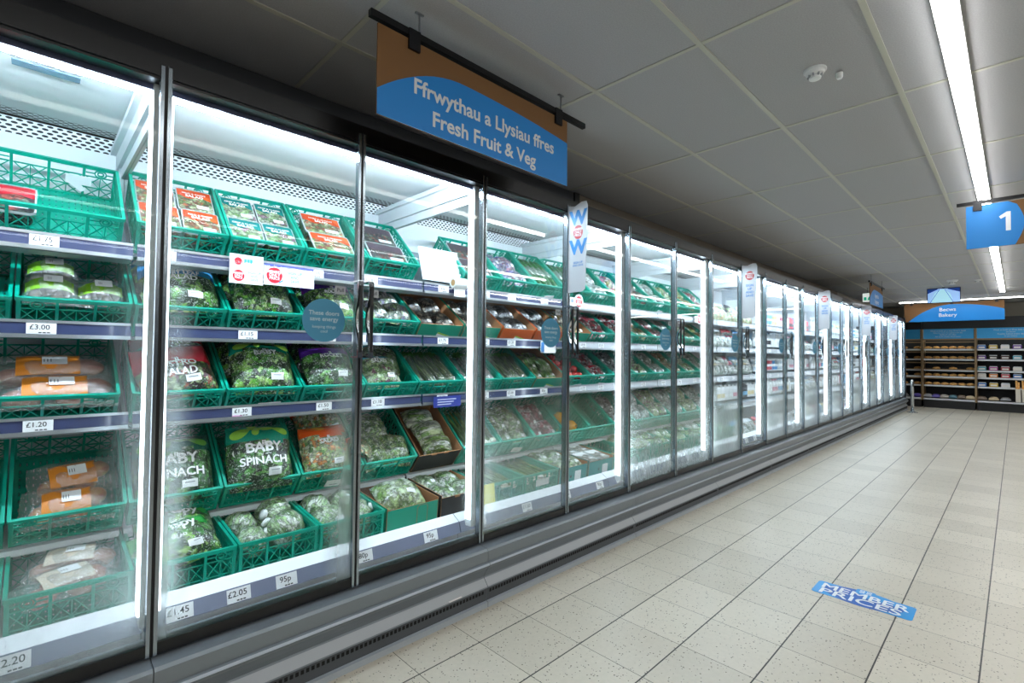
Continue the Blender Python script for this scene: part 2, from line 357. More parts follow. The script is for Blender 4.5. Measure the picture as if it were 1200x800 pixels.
def bubble(b, cx, cz, r, y=-.0008, mi=2, mt=3, M0=None):
    M0 = M0 or FY(0, 0, 0)
    pts = [(cx+r*cos(a)*1.0, cz+r*sin(a)*1.05) for a in [2*pi*k/28 for k in range(28)]]
    b.prism(pts, .0006, .0012, mi, M0)
    for k, s in enumerate(('MEMBER', 'ONLY', 'PRICE')): put_text(b, s, r*.52, M0 @ T(cx, cz+r*(.42-.42*k), .0016), mt, .02)
def pos_small():
    b = MB(); b.box(-.075, 0, -.07, .075, .002, .07, 0); F0 = FY(0, 0, 0)
    b.box(-.055, -.0008, .015, .055, 0, .058, 1)
    b.prism([(-.038+.017*cos(a), .037+.018*sin(a)) for a in [k*pi/10 for k in range(20)]], .001, .0016, 2, F0)
    for k in range(3): b.box(-.012+.013*k, -.0016, .030+.004*(k % 2), -.001+.013*k, -.0009, .05, 4)
    bubble(b, -.035, -.032, .026); 
    for k, s in enumerate(('SIGN UP', 'AND', 'SAVE')): put_text(b, s, .016, FY(.035, -.0012, -.014-.017*k), 4, .01)
    return b.mesh('offer_card', [P('#f3f3f6', .4), P('#d9d8dc', .5), P('#d31f32', .4), WPRINT, P('#3aa0d8', .5)])
def pos_wide():
    b = MB(); b.box(-.125, 0, -.052, .125, .002, .052, 0); b.box(-.125, -.0008, .040, .125, 0, .052, 1)
    bubble(b, -.075, -.002, .038)
    b.prism([(-.055, -.036), (-.05, -.040), (-.032, -.026), (-.036, -.022)], .0008, .0014, 4, FY(0, 0, 0))
    for k, s in enumerate(('SIGN UP', 'AND', 'SAVE')): put_text(b, s, .020, FY(.025, -.0012, .016-.021*k), 4, .01)
    return b.mesh('offer_card', [P('#ecebf3', .4), P('#5a63b8', .5), P('#d31f32', .4), WPRINT, P('#3aa0d8', .5)])
def wobbler():
    b = MB(); F0 = FY(0, 0, 0)
    b.prism([(.062*cos(a), .062*sin(a)) for a in [k*pi/12 for k in range(24)]], -.001, .0004, 0, F0); b.box(-.12, 0, -.045, 0, .001, .03, 0); bubble(b, 0, 0, .045)
    b.prism([(-.09+.018*cos(a), .018*sin(a)) for a in [k*pi/8 for k in range(16)]], .0006, .0012, 4, F0)
    return b.mesh('offer_card', [P('#f3f3f6', .4), P('#d9d8dc', .5), P('#d31f32', .4), WPRINT, P('#8aa0cc', .5)])
TICKETS = {1: [(.10, '£2.35', 0), (.771, '£2.10', 0), (1.095, '£1.85', 0)],
           2: [(.444, '£1.15', 0), (.846, '95p', 0), (1.026, '£1.60', 0)],
           3: [(.425, '£1.30', 1), (.83, '£1.50', 0), (1.152, '£1.10', 0)],
           5: [(.115, '£1.45', 0), (.318, '£2.05', 0), (.506, '95p', 0), (.871, '80p', 0), (1.261, '95p', 0)]}
def door(parent, x, left, cab, fog, dark):
    """glass door; left/right leaf, hinged at the cabinet joint, handle at the middle"""
    d = link('door', None, parent, T(x, YD, .32))
    W_ = PITCHX
    link('bottom_rail', cached('dfr', lambda: MB().box(.006, -.012, 0, W_-.006, .03, .040).mesh('rail', P('#08090c', .3))), d)
    link('top_rail', cached('dfr2', lambda: MB().box(.006, -.012, 1.975, W_-.006, -.005, 2.02).mesh('rail', P('#08090c', .3))), d)
    g = cached(('glass', fog), lambda: MB().box(.008, 0, .036, W_-.008, .010, 1.97).mesh('door_glass', glass('glass_%s' % (fog,), *fog)))
    link('glass_pane', g, d)
    for x0 in (.005, W_-.016):
        link('edge_trim', cached('dtrim', lambda: MB().box(0, -.018, .0, .011, .012, 2.01).mesh('edge_trim', P('#9aa5ae', .22, .95))), d, T(x0, 0, 0))
    for x0 in (.0, W_-.0045):
        link('gasket', cached('gsk', lambda: MB().box(0, -.014, .0, .0045, .03, 2.01).mesh('gasket', P('#050506', .6))), d, T(x0, 0, 0))
    def handle():
        b = MB(); pts = []; n_ = 12
        for i in range(n_+1):
            u = i/n_; z = 1.01+.33*u; out = .060-.030*math.exp(-((u-.5)/.22)**2)
            pts.append((0, -.012-out, z))
        for (a, c) in zip(pts[:-1], pts[1:]): b.bar(a, c, .007, .022, (1, 0, 0), 0)
        b.box(-.011, -.072, 1.006, .011, -.012, 1.014, 0); b.box(-.011, -.072, 1.336, .011, -.012, 1.344, 0)
        b.box(-.006, -.080, 1.03, .006, -.070, 1.32, 1)
        return b.mesh('handle', [P('#cfd6dc', .12, 1), BLACK])
    hx = W_-.026 if left else .026
    link('handle', cached('hnd', handle), d, T(hx, 0, 0))
    def pull():
        b = MB(); b.box(-.024, 0, -.018, .024, .001, .018, 0); put_text(b, 'Pull', .022, FY(0, -.0008, 0), 1, .01); return b.mesh('pull_label', [P('#a9adb0', .5), INK])
    link('pull_label', cached('pull', pull), d, T(W_-.085 if left else .075, -.0025, 1.30))
    if left:
        def disc():
            b = MB(); F0 = FY(0, 0, 0); b.prism([(.092*cos(a), .092*sin(a)) for a in [k*pi/24 for k in range(48)]], 0, .0012, 0, F0)
            put_text(b, 'These doors', .026, F0 @ T(0, .030, .002), 1, .015); put_text(b, 'save energy', .026, F0 @ T(0, .005, .002), 1, .015)
            put_text(b, 'keeping things', .018, F0 @ T(0, -.028, .002), 1, .005); put_text(b, 'cool', .018, F0 @ T(0, -.047, .002), 1, .005)
            return b.mesh('energy_sticker', [P('#4089ab', .5), P('#b4ccd6', .5)])
        s = link('energy_sticker', cached('disc', disc), d, T(W_-.155, -.002, 1.165)); s['label'] = 'round blue-grey sticker on the glass'
    return d
def fridge(c, ordinal_label):
    x0 = XJ+c*CABW
    f = link('refrigerated_display_cabinet', None, None, T(x0, 0, 0)); W_ = CABW
    tag(f, ordinal_label, 'fridge', 'wall of glass-door display fridges')
    link('back_panel', cached('bk', lambda: MB().box(0, YB, .1, W_, YB+.05, 2.40).mesh('back_panel', BACKM)), f)
    def canopy():
        b = MB(); b.add([(0, 2.16, 2.345), (W_, 2.16, 2.345), (W_, YB, 2.41), (0, YB, 2.41), (0, 2.16, 2.375), (W_, 2.16, 2.375), (W_, YB+.05, 2.44), (0, YB+.05, 2.44)],
                        [(0, 3, 2, 1), (4, 5, 6, 7), (0, 1, 5, 4), (2, 3, 7, 6), (0, 4, 7, 3), (1, 2, 6, 5)])
        return b.mesh('canopy', CANM)
    link('canopy', cached('can', canopy), f)
    link('fascia', cached('fas', lambda: MB().box(0, 2.055, 2.285, W_, 2.11, 2.375).box(0, 2.11, 2.30, W_, 2.16, 2.375).mesh('fascia', P('#0a0b0e', .3))), f)
    def lighttop():
        b = MB(); b.box(.02, 2.142, 2.262, W_-.02, 2.160, 2.282, 0); b.box(.01, 2.132, 2.268, W_-.01, 2.142, 2.34, 1)
        b.box(.01, 2.30, 2.335, W_-.01, 2.33, 2.352, 1)
        return b.mesh('led_strip', [LEDM, WHITE()])
    link('valance', cached('val', lambda: MB().box(.01, 2.118, 2.268, W_-.01, 2.130, 2.345).mesh('valance', P('#565b7a', .35))), f)
    link('led_strip', cached('led', lighttop), f)
    def mull(sg):
        b = MB(); x0, x1 = sorted((0, sg*.026)); b.box(x0, 2.10, .40, x1, 2.15, 2.285, 1)
        x0, x1 = sorted((sg*.026, sg*.032)); b.box(x0, 2.104, .44, x1, 2.142, 2.25, 0)
        return b.mesh('lit_mullion', [LEDS, P('#dfe6ec', .3)])
    link('lit_mullion', cached('mul1', lambda: mull(1)), f, T(.001, 0, 0)); link('lit_mullion', cached('mul2', lambda: mull(-1)), f, T(W_-.001, 0, 0))
    def brace(sg):
        b = MB()
        for w_, y0, z0, z1 in ((.028, 2.14, 2.25, 2.345), (.05, 2.16, 2.325, 2.352), (.012, 2.14, 2.20, 2.25)):
            x0, x1 = sorted((0, sg*w_)); b.box(x0, y0, z0, x1, YB, z1)
        x0, x1 = sorted((0, sg*.02)); b.box(x0, YB-.06, .5, x1, YB, 2.25); return b.mesh('brace', WHITE())
    link('brace', cached('brc1', lambda: brace(1)), f, T(.001, 0, 0)); link('brace', cached('brc2', lambda: brace(-1)), f, T(W_-.001, 0, 0))
    pale = c >= 2
    rows = (1, 2, 3) if c < 4 else (1, 2, 3, 6)
    for r in (1, 2, 3):
        if c < 4: tl = ROWS[r][1]
        else: tl = 12
        t_ = R(tl); hh = .168 if c < 4 else .06
        s = link('shelf', cached(('sh', tl, r), lambda: shelf_mesh(tl, hh*sin(t_)+.004, min(-.004, ROWS[r][0]-hh*cos(t_)-RAILTOP[r]-.004) if c < 4 else -.010)), f, T(0, YL-.005, RAILTOP[r]))
        link('price_rail', cached(('rail', pale), lambda: rail_mesh(pale)), s, T(0, -.02, 0))
        tk = TICKETS[r] if c == 0 else [(.12+.33*k+.1*((c*7+r*3+k) % 3)/3, ['£1.20', '£2.00', '85p', '£1.75', '£3.00'][(c+r+k) % 5], 0) for k in range(4)]
        for tx, s_, pk in tk:
            link('price_ticket', cached(('tk', s_, pk), lambda: ticket_mesh(s_, pink=pk)), s, T(tx, -.034, -.030))
    if c < 4:
        s = link('shelf', cached('rack', lambda: MB().box(.003, 0, -.012, W_-.012, .42, 0, 0, rot('X', 40)).box(.003, -.004, -.02, W_-.012, .004, .006).mesh('rack', WHITE())), f, T(0, YL+.135, .545))
    else:
        for zz in (.74,):
            s = link('shelf', cached(('sh', 12, 4), lambda: shelf_mesh(12, .016, -.010)), f, T(0, YL-.10, zz)); link('price_rail', cached(('rail', pale), lambda: rail_mesh(pale)), s, T(0, -.02, 0))
    def deck():
        b = MB(); b.box(.003, 2.30, .27, W_-.003, YB, .29); b.box(.003, 2.25, .27, W_-.003, 2.29, .385)
        b.add([(.003, 2.238, .388), (W_-.003, 2.238, .388), (W_-.003, 2.295, .42), (.003, 2.295, .42), (.003, 2.29, .36), (W_-.003, 2.29, .36)], [(0, 1, 2, 3), (3, 2, 5, 4), (0, 3, 4), (1, 5, 2)])
        b.box(.003, 2.12, .24, W_-.003, 2.22, .300)
        return b.mesh('deck', P('#e9eef2', .3))
    dk = link('deck', cached('deck', deck), f)
    def drail():
        b = MB(); b.add([(.003, 2.219, .330), (W_-.003, 2.219, .330), (W_-.003, 2.237, .388), (.003, 2.237, .388), (.003, 2.25, .388), (W_-.003, 2.25, .388), (W_-.003, 2.25, .330), (.003, 2.25, .330)],
              [(0, 1, 2, 3), (3, 2, 5, 4), (4, 5, 6, 7), (0, 7, 6, 1), (0, 3, 4, 7), (1, 6, 5, 2)], [0]*6); return b.mesh('price_rail', P('#8c93ac', .2, .2, coat=.6))
    link('price_rail', cached('drail', drail), dk)
    for tx, s_, pk in (TICKETS[5] if c == 0 else ([(1.13, '£2.20', 0)] if c == -1 else [(.15+.4*k, ['£1.05', '95p', '£1.50'][(c+k) % 3], 0) for k in range(4)])):
        link('price_ticket', cached(('tkb', s_), lambda: ticket_mesh(s_, .088, .052)), dk, T(tx, 2.2255, .359) @ rot('X', -17))
    # base
    prof = [(2.10, .315), (1.995, .305), (1.985, .295), (1.985, .24), (1.972, .236), (1.968, .226), (1.974, .216), (1.986, .205), (2.005, .175), (2.018, .15), (2.015, .143), (1.985, .108), (1.983, .102), (1.992, .098), (1.998, .03), (1.982, .027), (1.982, .0), (2.2, 0), (2.2, .315)]
    def basem():
        b = MB(); n_ = len(prof); vs = [(x, y, z) for x in (.0015, W_-.0015) for y, z in prof]
        fs = [(i, i+n_, (i+1) % n_+n_, (i+1) % n_) for i in range(n_)]+[tuple(range(n_)), tuple(range(n_, 2*n_))[::-1]]
        mi = [0]*len(fs); mi[10] = 1; mi[13] = 2; mi[14] = 3; mi[15] = 3; mi[4] = 3  # lighter ridge and up-facing strip: highlight and top light painted in
        b.add(vs, fs, mi)
        return b.mesh('base_panel', [P('#7e858b', .35, .35), P('#a3a8ad', .45, .1), P('#4b4f54', .5), P('#b9c2cb', .3, .4)])
    link('base_panel', cached('base', basem), f)
    def vents():
        b = MB(); k = .02
        while k < W_-.03:
            b.box(k, 1.9915, .072, k+.012, 1.9965, .088); k += .021
        return b.mesh('vent_holes', P('#0a0a0b', .8))
    link('vent_slots', cached('vent', vents), f)
    if c == 0:
        link('serial_label', MB().box(1.52-x0+.0, 1.984+.0, .111, 1.60-x0, 2.0, .1135).mesh('serial', P('#e8e8e8', .5)), f, T(0, -.004, 0) )
    fl = FOGS.get(c, ((.40, 1.05, .15, .01), (.25, .9, .2, .01)))
    for i in (0, 1): door(f, i*PITCHX, i == 0, c, fl[i], False)
    return f
FOGS = {-1: ((.2, .45, .1, 0), (.24, .50, .14, .0)), 0: ((.04, .16, .35, .0), (.03, .12, .10, .0)), 1: ((.17, .85, .10, .0), (.08, .5, .12, .0)),
        2: ((.26, .85, .10, .0), (.26, .85, .14, .0)), 3: ((.38, .90, .10, .01), (.10, .6, .15, .0))}
ORD = ['nearest, first', 'second', 'third', 'fourth', 'fifth', 'sixth', 'seventh', 'eighth', 'ninth', 'tenth', 'eleventh', 'twelfth']
FL = ['glass-door fridge cut off by the left edge of the photo, holding mushrooms and potatoes',
      'glass-door fridge holding bagged salads and baby spinach, nearest one fully in view',
      'glass-door fridge with WOW fin, holding cucumbers, leeks and celery',
      'misted glass-door fridge with white packets, third from the near salad fridge, beside the WOW fridge']
FL[3] = 'misted glass-door fridge just beyond the WOW fridge, holding salad packs and big lettuces'
FL += ['misted glass-door fridge, second beyond the WOW one, last with green crates']
for k, s in enumerate(['first', 'second', 'third', 'fourth', 'fifth', 'sixth']): FL.append('misted glass-door fridge of chilled packets, %s after the green crates end' % s)
FL.append('glass-door fridge at the far end of the row, beside the bakery and bollard')
for c in range(-1, 10):
    fridge(c, FL[c+1])
XE = XJ+10*CABW    # 14.94
fridge(10, FL[11])
# end panel
b = MB(); b.box(16.405, 2.02, 0, 16.46, 3.22, 2.40)
tag(link('fridge_end_panel', b.mesh('end_panel', P('#2b2f34', .35, .3))), 'dark grey end panel closing the far end of the fridge row', 'panel')

# ------------------------------------------------------------------ fins and sticks on the fridge row
def fin_mesh(wow):
    b = MB(); w_, h = .155, .575
    # outline in text plane: x 0..w (x grows to -Y), y 0..h
    pts = [(0, .0), (w_*.72, .0), (w_*.88, .015), (w_*.9, .05), (w_*.92, .2), (w_*.98, .38), (w_, h-.03), (w_*.93, h), (w_*.7, h+.002), (w_*.35, h-.018), (w_*.12, h-.012), (0, h-.006)]
    b.prism(pts, -.002, .002, 0)
    cx = w_*.52
    if wow:
        put_text(b, 'W', .125, T(cx, .475, .003), 1, .045); put_text(b, 'W', .125, T(cx, .285, .003), 1, .045)
        b.prism([(cx+.038*cos(a), .385+.045*sin(a)) for a in [k*pi/12 for k in range(24)]], .002, .0028, 2)
        for k, s in enumerate(('MEMBER', 'ONLY', 'PRICE')): put_text(b, s, .021, T(cx, .403-.019*k, .0036), 3, .02)
        put_text(b, 'SIGN UP', .020, T(cx, .188, .003), 1, .02); put_text(b, 'AND SAVE', .018, T(cx, .170, .003), 1, .02)
    else:
        b.prism([(cx+.045*cos(a), .45+.047*sin(a)) for a in [k*pi/12 for k in range(24)]], .002, .0028, 2)
        for k, s in enumerate(('MEMBER', 'ONLY', 'PRICE')): put_text(b, s, .024, T(cx, .47-.021*k, .0036), 3, .02)
        for k, s in enumerate(('SIGN', 'UP', 'AND', 'SAVE')): put_text(b, s, .036, T(cx, .345-.036*k, .003), 1, .02)
    return b.mesh('fin_sign', [P('#c9cbd0', .45), P('#2d7fc4', .5), P('#b81f2c', .4), WPRINT, INK])
FINL = ['white WOW fin sign sticking out between the cucumber fridge doors', 'white fin sign with red badge, first beyond the WOW fin', 'white fin sign with red badge, second beyond the WOW fin', 'white fin sign with red badge, third beyond the WOW fin', 'white fin sign with red badge, furthest down the fridge row']
for i, k in enumerate((3, 7, 11, 15, 19)):
    x = XJ-PITCHX+PITCHX*k
    x = XJ+PITCHX*k
    o = link('fin_sign', cached(('fin', i == 0), lambda: fin_mesh(i == 0)), None, FX(x-.004, YD-.018, 1.752))
    tag(o, FINL[i], 'sign', 'fin signs between fridge doors')

# ------------------------------------------------------------------ crates
def crate_mesh(W_, Lc, H):
    b = MB()
    def wall(Mw, ln, front):
        th = .006
        def bar(s0, z0, s1, z1, w_, d=.005): b.bar((s0, 0, z0), (s1, 0, z1), w_, d, (0, 1, 0), 0, Mw)
        b.box(0, -.009, H-.016, ln, .003, H, 0, Mw); b.box(0, -.005, 0, ln, .003, .012, 0, Mw)
        b.box(0, -.004, 0, .014, .003, H, 0, Mw); b.box(ln-.014, -.004, 0, ln, .003, H, 0, Mw)
        b.box(.01, -.003, H-.034, ln-.01, .003, H-.028, 0, Mw) if not front else None
        n_ = 3 if ln < .4 else 4
        xs = [ln*k/n_ for k in range(n_+1)]
        for k in range(1, n_): b.box(xs[k]-.005, -.006, 0, xs[k]+.005, .003, H, 0, Mw)
        top = H-.016
        for k in range(n_):
            a, c = xs[k]+.006, xs[k+1]-.006; mid = (a+c)/2
            isq = front and (n_ == 3 and k == 1 or n_ == 4 and k in (1, 2))
            zt = H-.05 if (isq or (front and k in (0, n_-1))) else top
            b.box(a, -.004, zt-.004, c, .003, zt, 0, Mw)
            zm = zt/2
            bar(a, zm, c, zm, .004)
            for z0, z1 in ((.01, zm), (zm, zt)):
                bar(a, z0, mid, z1, .0035); bar(mid, z1, c, z0, .0035); bar(mid, z0, mid, z1, .0035)
                bar(a, z1, mid, z0, .003); bar(mid, z0, c, z1, .003)
            if front and k in (0, n_-1):
                cx = mid; r = .017
                for rr, ww in ((.021, .004), (.011, .004)):
                    ps = [(cx+rr*cos(q), H-.033+rr*sin(q)*.85) for q in [j*pi/6 for j in range(13)]]
                    for p, q in zip(ps[:-1], ps[1:]): bar(p[0], p[1], q[0], q[1], ww, .009)
                bar(a, H-.033, cx-.021, H-.033, .004); bar(cx+.021, H-.033, c, H-.033, .004)
        if not front:
            k = .02
            while k < ln-.02: b.box(k, -.002, .012, k+.004, .002, top, 0, Mw); k += .028
    wall(T(-W_/2, .005, 0), W_, True)
    wall(T(W_/2, Lc-.005, 0) @ rot('Z', 180), W_, True)
    wall(T(W_/2-.005, 0, 0) @ rot('Z', 90), Lc, False)
    wall(T(-W_/2+.005, Lc, 0) @ rot('Z', -90), Lc, False)
    k = -W_/2+.006
    while k < W_/2-.01: b.box(k, .005, .002, k+.017, Lc-.005, .006); k += .0215
    k = .02
    while k < Lc: b.box(-W_/2+.005, k, .0, W_/2-.005, k+.022, .003); k += .040
    return b.mesh('crate', GREEN)
def carton_mesh(W_, Lc, H, mats, deco):
    b = MB(); t = .005
    ys = [(0, t), (Lc-t, Lc)]
    def wallbox(x0, y0, x1, y1, zt, outer):   # outer face gets printed skin, rest is raw board
        vs = [(x, y, z) for z in (0, zt) for y in (y0, y1) for x in (x0, x1)]
        fs = [(0, 2, 3, 1), (4, 5, 7, 6), (0, 1, 5, 4), (2, 6, 7, 3), (0, 4, 6, 2), (1, 3, 7, 5)]
        mi = [0]*6; mi[outer] = 1; b.add(vs, fs, mi)
    wallbox(-W_/2, 0, W_/2, t, H*.92, 2); wallbox(-W_/2, Lc-t, W_/2, Lc, H, 3)
    wallbox(-W_/2, 0, -W_/2+t, Lc, H, 4); wallbox(W_/2-t, 0, W_/2, Lc, H, 5)
    b.box(-W_/2, 0, 0, W_/2, Lc, .004, 0)
    if deco == 'tab':
        F0 = FY(0, 0, 0); w_ = .035
        ps = [(-w_, .03), (-w_, H-.035), (-w_+.01, H-.022), (w_-.01, H-.022), (w_, H-.035), (w_, .03)]
        for p, q in zip(ps[:-1], ps[1:]): b.bar((p[0]+.06, -.0012, p[1]), (q[0]+.06, -.0012, q[1]), .002, .001, (0, 1, 0), 0)
        b.box(.025, -.0015, .022, .095, -.0003, .036, 2)
    if deco == 'label':
        b.box(-.055, -.0015, .015, .055, -.0003, .085, 3, T(.02, 0, 0) @ rot('Y', 14)); b.box(-.055, -.002, .075, .055, -.0004, .085, 4, T(.02, 0, 0) @ rot('Y', 14))
    if deco == 'notch':
        for xx in (-.05, .05): b.box(xx-.02, -.001, H*.92-.012, xx+.02, .0055, H*.92+.001, 0)
    if deco == 'stick':
        b.box(0, -.0015, .05, .075, -.0003, .13, 3, T(.02, 0, 0)); b.prism([(-.03+.009*cos(a), .095+.012*sin(a)) for a in [k*pi/6 for k in range(12)]], .0004, .001, 2, FY(0, 0, 0)); b.box(-.05, -.0015, .02, .04, -.0003, .026, 2)
    return b.mesh('carton', mats)
GC = P('#14987a', .6); KC = P('#1b1a1d', .6); OC = P('#e0651f', .55)

# ------------------------------------------------------------------ products
def pillow(w_, l, t, band=.3, seed=0, nx=12, ny=14, nz=.12, band_lo=None):
    """flattened sealed bag lying in the xy plane; returns mesh builder and the height function of its top"""
    b = MB()
    def h(x, y):
        u = min(1, abs(x)/(w_/2)); v = min(1, abs(y)/(l/2)*1.06)
        q = (max(0, 1-u**2.6)**.55)*(max(0, 1-v**3.2)**.6)
        return t*(.32+.68*q*(1+nz*noise.noise(Vector((x*18+seed*5, y*18, seed)))*1.6)) if q > 0 else t*.32
    for side in (1, 0):
        vs = []
        for j in range(ny+1):
            v = -1+2*j/ny
            for i in range(nx+1):
                u = -1+2*i/nx; x = u*w_/2*(1-.05*v*v*1.0)*(1+.02*noise.noise(Vector((v*4, seed, u)))); y = v*l/2
                z = h(x, y) if side else t*.32-(h(x, y)-t*.32)*.45
                if side: z += .004*noise.noise(Vector((x*60, y*60, seed+9)))*(1 if abs(u) < .95 and abs(v) < .95 else 0)
                vs.append((x, y, max(z, 0)))
        fs = []; mi = []
        for j in range(ny):
            v = -1+2*(j+.5)/ny
            for i in range(nx):
                a = j*(nx+1)+i; f = (a, a+1, a+nx+2, a+nx+1); fs.append(f if side else f[::-1])
                u = -1+2*(i+.5)/nx
                wav = .06*sin(u*4+seed)
                if v+wav > 1-2*band: mi.append(1)
                else: mi.append(0)
        b.add(vs, fs, mi)
    return b, h
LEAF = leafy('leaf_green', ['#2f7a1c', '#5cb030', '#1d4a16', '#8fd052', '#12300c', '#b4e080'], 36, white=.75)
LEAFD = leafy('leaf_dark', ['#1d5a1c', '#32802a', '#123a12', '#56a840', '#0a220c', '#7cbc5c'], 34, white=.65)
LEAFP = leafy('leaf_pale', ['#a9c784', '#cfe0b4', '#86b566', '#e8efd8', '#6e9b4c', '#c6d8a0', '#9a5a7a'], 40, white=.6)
LEAFM = leafy('leaf_mixed', ['#4b7e35', '#7a2f45', '#8fb55f', '#3e1f2e', '#c7d6a1', '#b8542e', '#2b4a1f'], 40, white=.35)
SLAW = leafy('slaw', ['#b9cc86', '#8fb55f', '#e9e8c8', '#e08a3a', '#cfd9a0', '#5d8f3c'], 55, white=.3)
TRAYM = leafy('tray_mix', ['#a8c27c', '#d96a3c', '#6b8c3c', '#e6e0bc', '#8f3a2c', '#c9d8a8'], 48, white=.25)
DARKM = leafy('dark_mix', ['#2c2a28', '#56704a', '#3a2230', '#7e8a7a', '#b2443a', '#20201e'], 48, white=.25)
PALEM = leafy('pale_mix', ['#d8e2dc', '#b7c9be', '#eef2ee', '#8fa89a', '#c9d3cf'], 34, white=.6)
WRINK = leafy('wrap_lettuce', ['#c4e4ac', '#e0f2d2', '#aed890', '#f2f9ec', '#96c87c'], 5, (1, 1, .35), white=.95)
PURP = leafy('net_purple', ['#d9d6e6', '#4a3f9a', '#8a80c0', '#efeef4', '#c77b8f', '#2c2a55'], 50, white=.5)
REDM = leafy('red_mix', ['#c0283a', '#e9e4e4', '#a01e30', '#f0f0f0', '#d9445a'], 40, white=.4)
GREENM = leafy('green_stalk', ['#5e9a3c', '#8dbf5c', '#3c7428', '#b6d98c'], 30, (4, .5, 4), white=.2)
PINKM = leafy('pink_mix', ['#c24a68', '#8a2c48', '#e0a0b0', '#f0dfe2', '#a83a58'], 40, white=.35)
FILM = film()
CR = P('#e9eef0', .25, coat=.5)
def kind_bag(key, w_, l, t, band, leaf, bandm, lines, tcol='#f2f3f3', tsize=.045, text_v=.15, sticker=True, spread=1.0, sx=1.0, bold=.042, leaves=False):
    def mk():
        b, h = pillow(w_, l, t, band, seed=len(_mc) % 17)
        parts = [('bag_body', b.mesh('bag_body', [leaf, bandm], True))]
        if lines:
            q = MB()
            for k, (s, sz) in enumerate(lines):
                for kk, (dx, dy) in enumerate(((0, 0), (-.028*sz, 0), (.028*sz, 0), (0, .025*sz), (0, -.025*sz))):
                    put_text(q, s, sz, T(dx, dy+text_v*l-sum(x[1] for x in lines[:k])*.92*spread, 0), 0, 0, sx=sx, surf=h, z=.0045+.0002*kk)
            for dx, dy in ((-.0045, .0045), (.0045, .0045), (-.0045, -.0045), (.0045, -.0045)):
                cx_, cy_ = dx, text_v*l+lines[0][1]*.9+dy; pts = [(cx_+.0042*cos(a), cy_+.0042*sin(a)) for a in [k*pi/4 for k in range(8)]]
                q.add([(x, y, h(x, y)+.0045) for x, y in pts], [tuple(range(8))])
            parts.append(('brand_print', q.mesh('brand_print', P(tcol, .5))))
        if leaves:
            q = MB()
            for cx_, cy_, ang, ln_, wd_ in ((-.30, .36, 25, .10, .045), (.10, .42, -10, .075, .03), (.30, .36, 160, .09, .035), (-.08, .38, 60, .06, .03)):
                pts = []
                for k in range(20):
                    a = 2*pi*k/20; lx = ln_/2*cos(a); ly = wd_/2*sin(a)*(1-.5*cos(a)); ca, sa = cos(R(ang)), sin(R(ang))
                    x_ = cx_*w_+lx*ca-ly*sa; y_ = cy_*l+lx*sa+ly*ca
                    x_ = max(-w_*.46, min(w_*.46, x_)); y_ = min(l*.455, y_); pts.append((x_, y_, h(x_, y_)+.005))
                q.add(pts+[(cx_*w_, cy_*l, h(cx_*w_, cy_*l)+.0055)], [(k, (k+1) % 20, 20) for k in range(20)])
            parts.append(('leaf_print', q.mesh('leaf_print', P('#9ad04a' if 'dark' not in key else '#5f9a3a', .3, coat=.4))))  # the dark key gets a darkened leaf print, its shade painted in
        if sticker:
            q = MB(); n_ = 4; sx0, sy0 = w_*.05, -l*.34; sw, sh = w_*.2, l*.11
            vs = [(sx0+sw*i/n_, sy0+sh*j/n_, h(sx0+sw*i/n_, sy0+sh*j/n_)+.005) for j in range(n_+1) for i in range(n_+1)]
            q.add(vs, [(j*(n_+1)+i, j*(n_+1)+i+1, (j+1)*(n_+1)+i+1, (j+1)*(n_+1)+i) for j in range(n_) for i in range(n_)])
            q.add([(sx0+sw*.15, sy0+sh*.55, h(sx0+sw*.5, sy0+sh*.6)+.008), (sx0+sw*.8, sy0+sh*.55, h(sx0+sw*.5, sy0+sh*.6)+.008), (sx0+sw*.8, sy0+sh*.68, h(sx0+sw*.5, sy0+sh*.6)+.008), (sx0+sw*.15, sy0+sh*.68, h(sx0+sw*.5, sy0+sh*.6)+.008)], [(0, 1, 2, 3)], 1)
            parts.append(('date_sticker', q.mesh('date_sticker', [P('#eef0f1', .5), P('#8a8f94', .5)])))
        return parts
    return cached(('kind', key), mk)
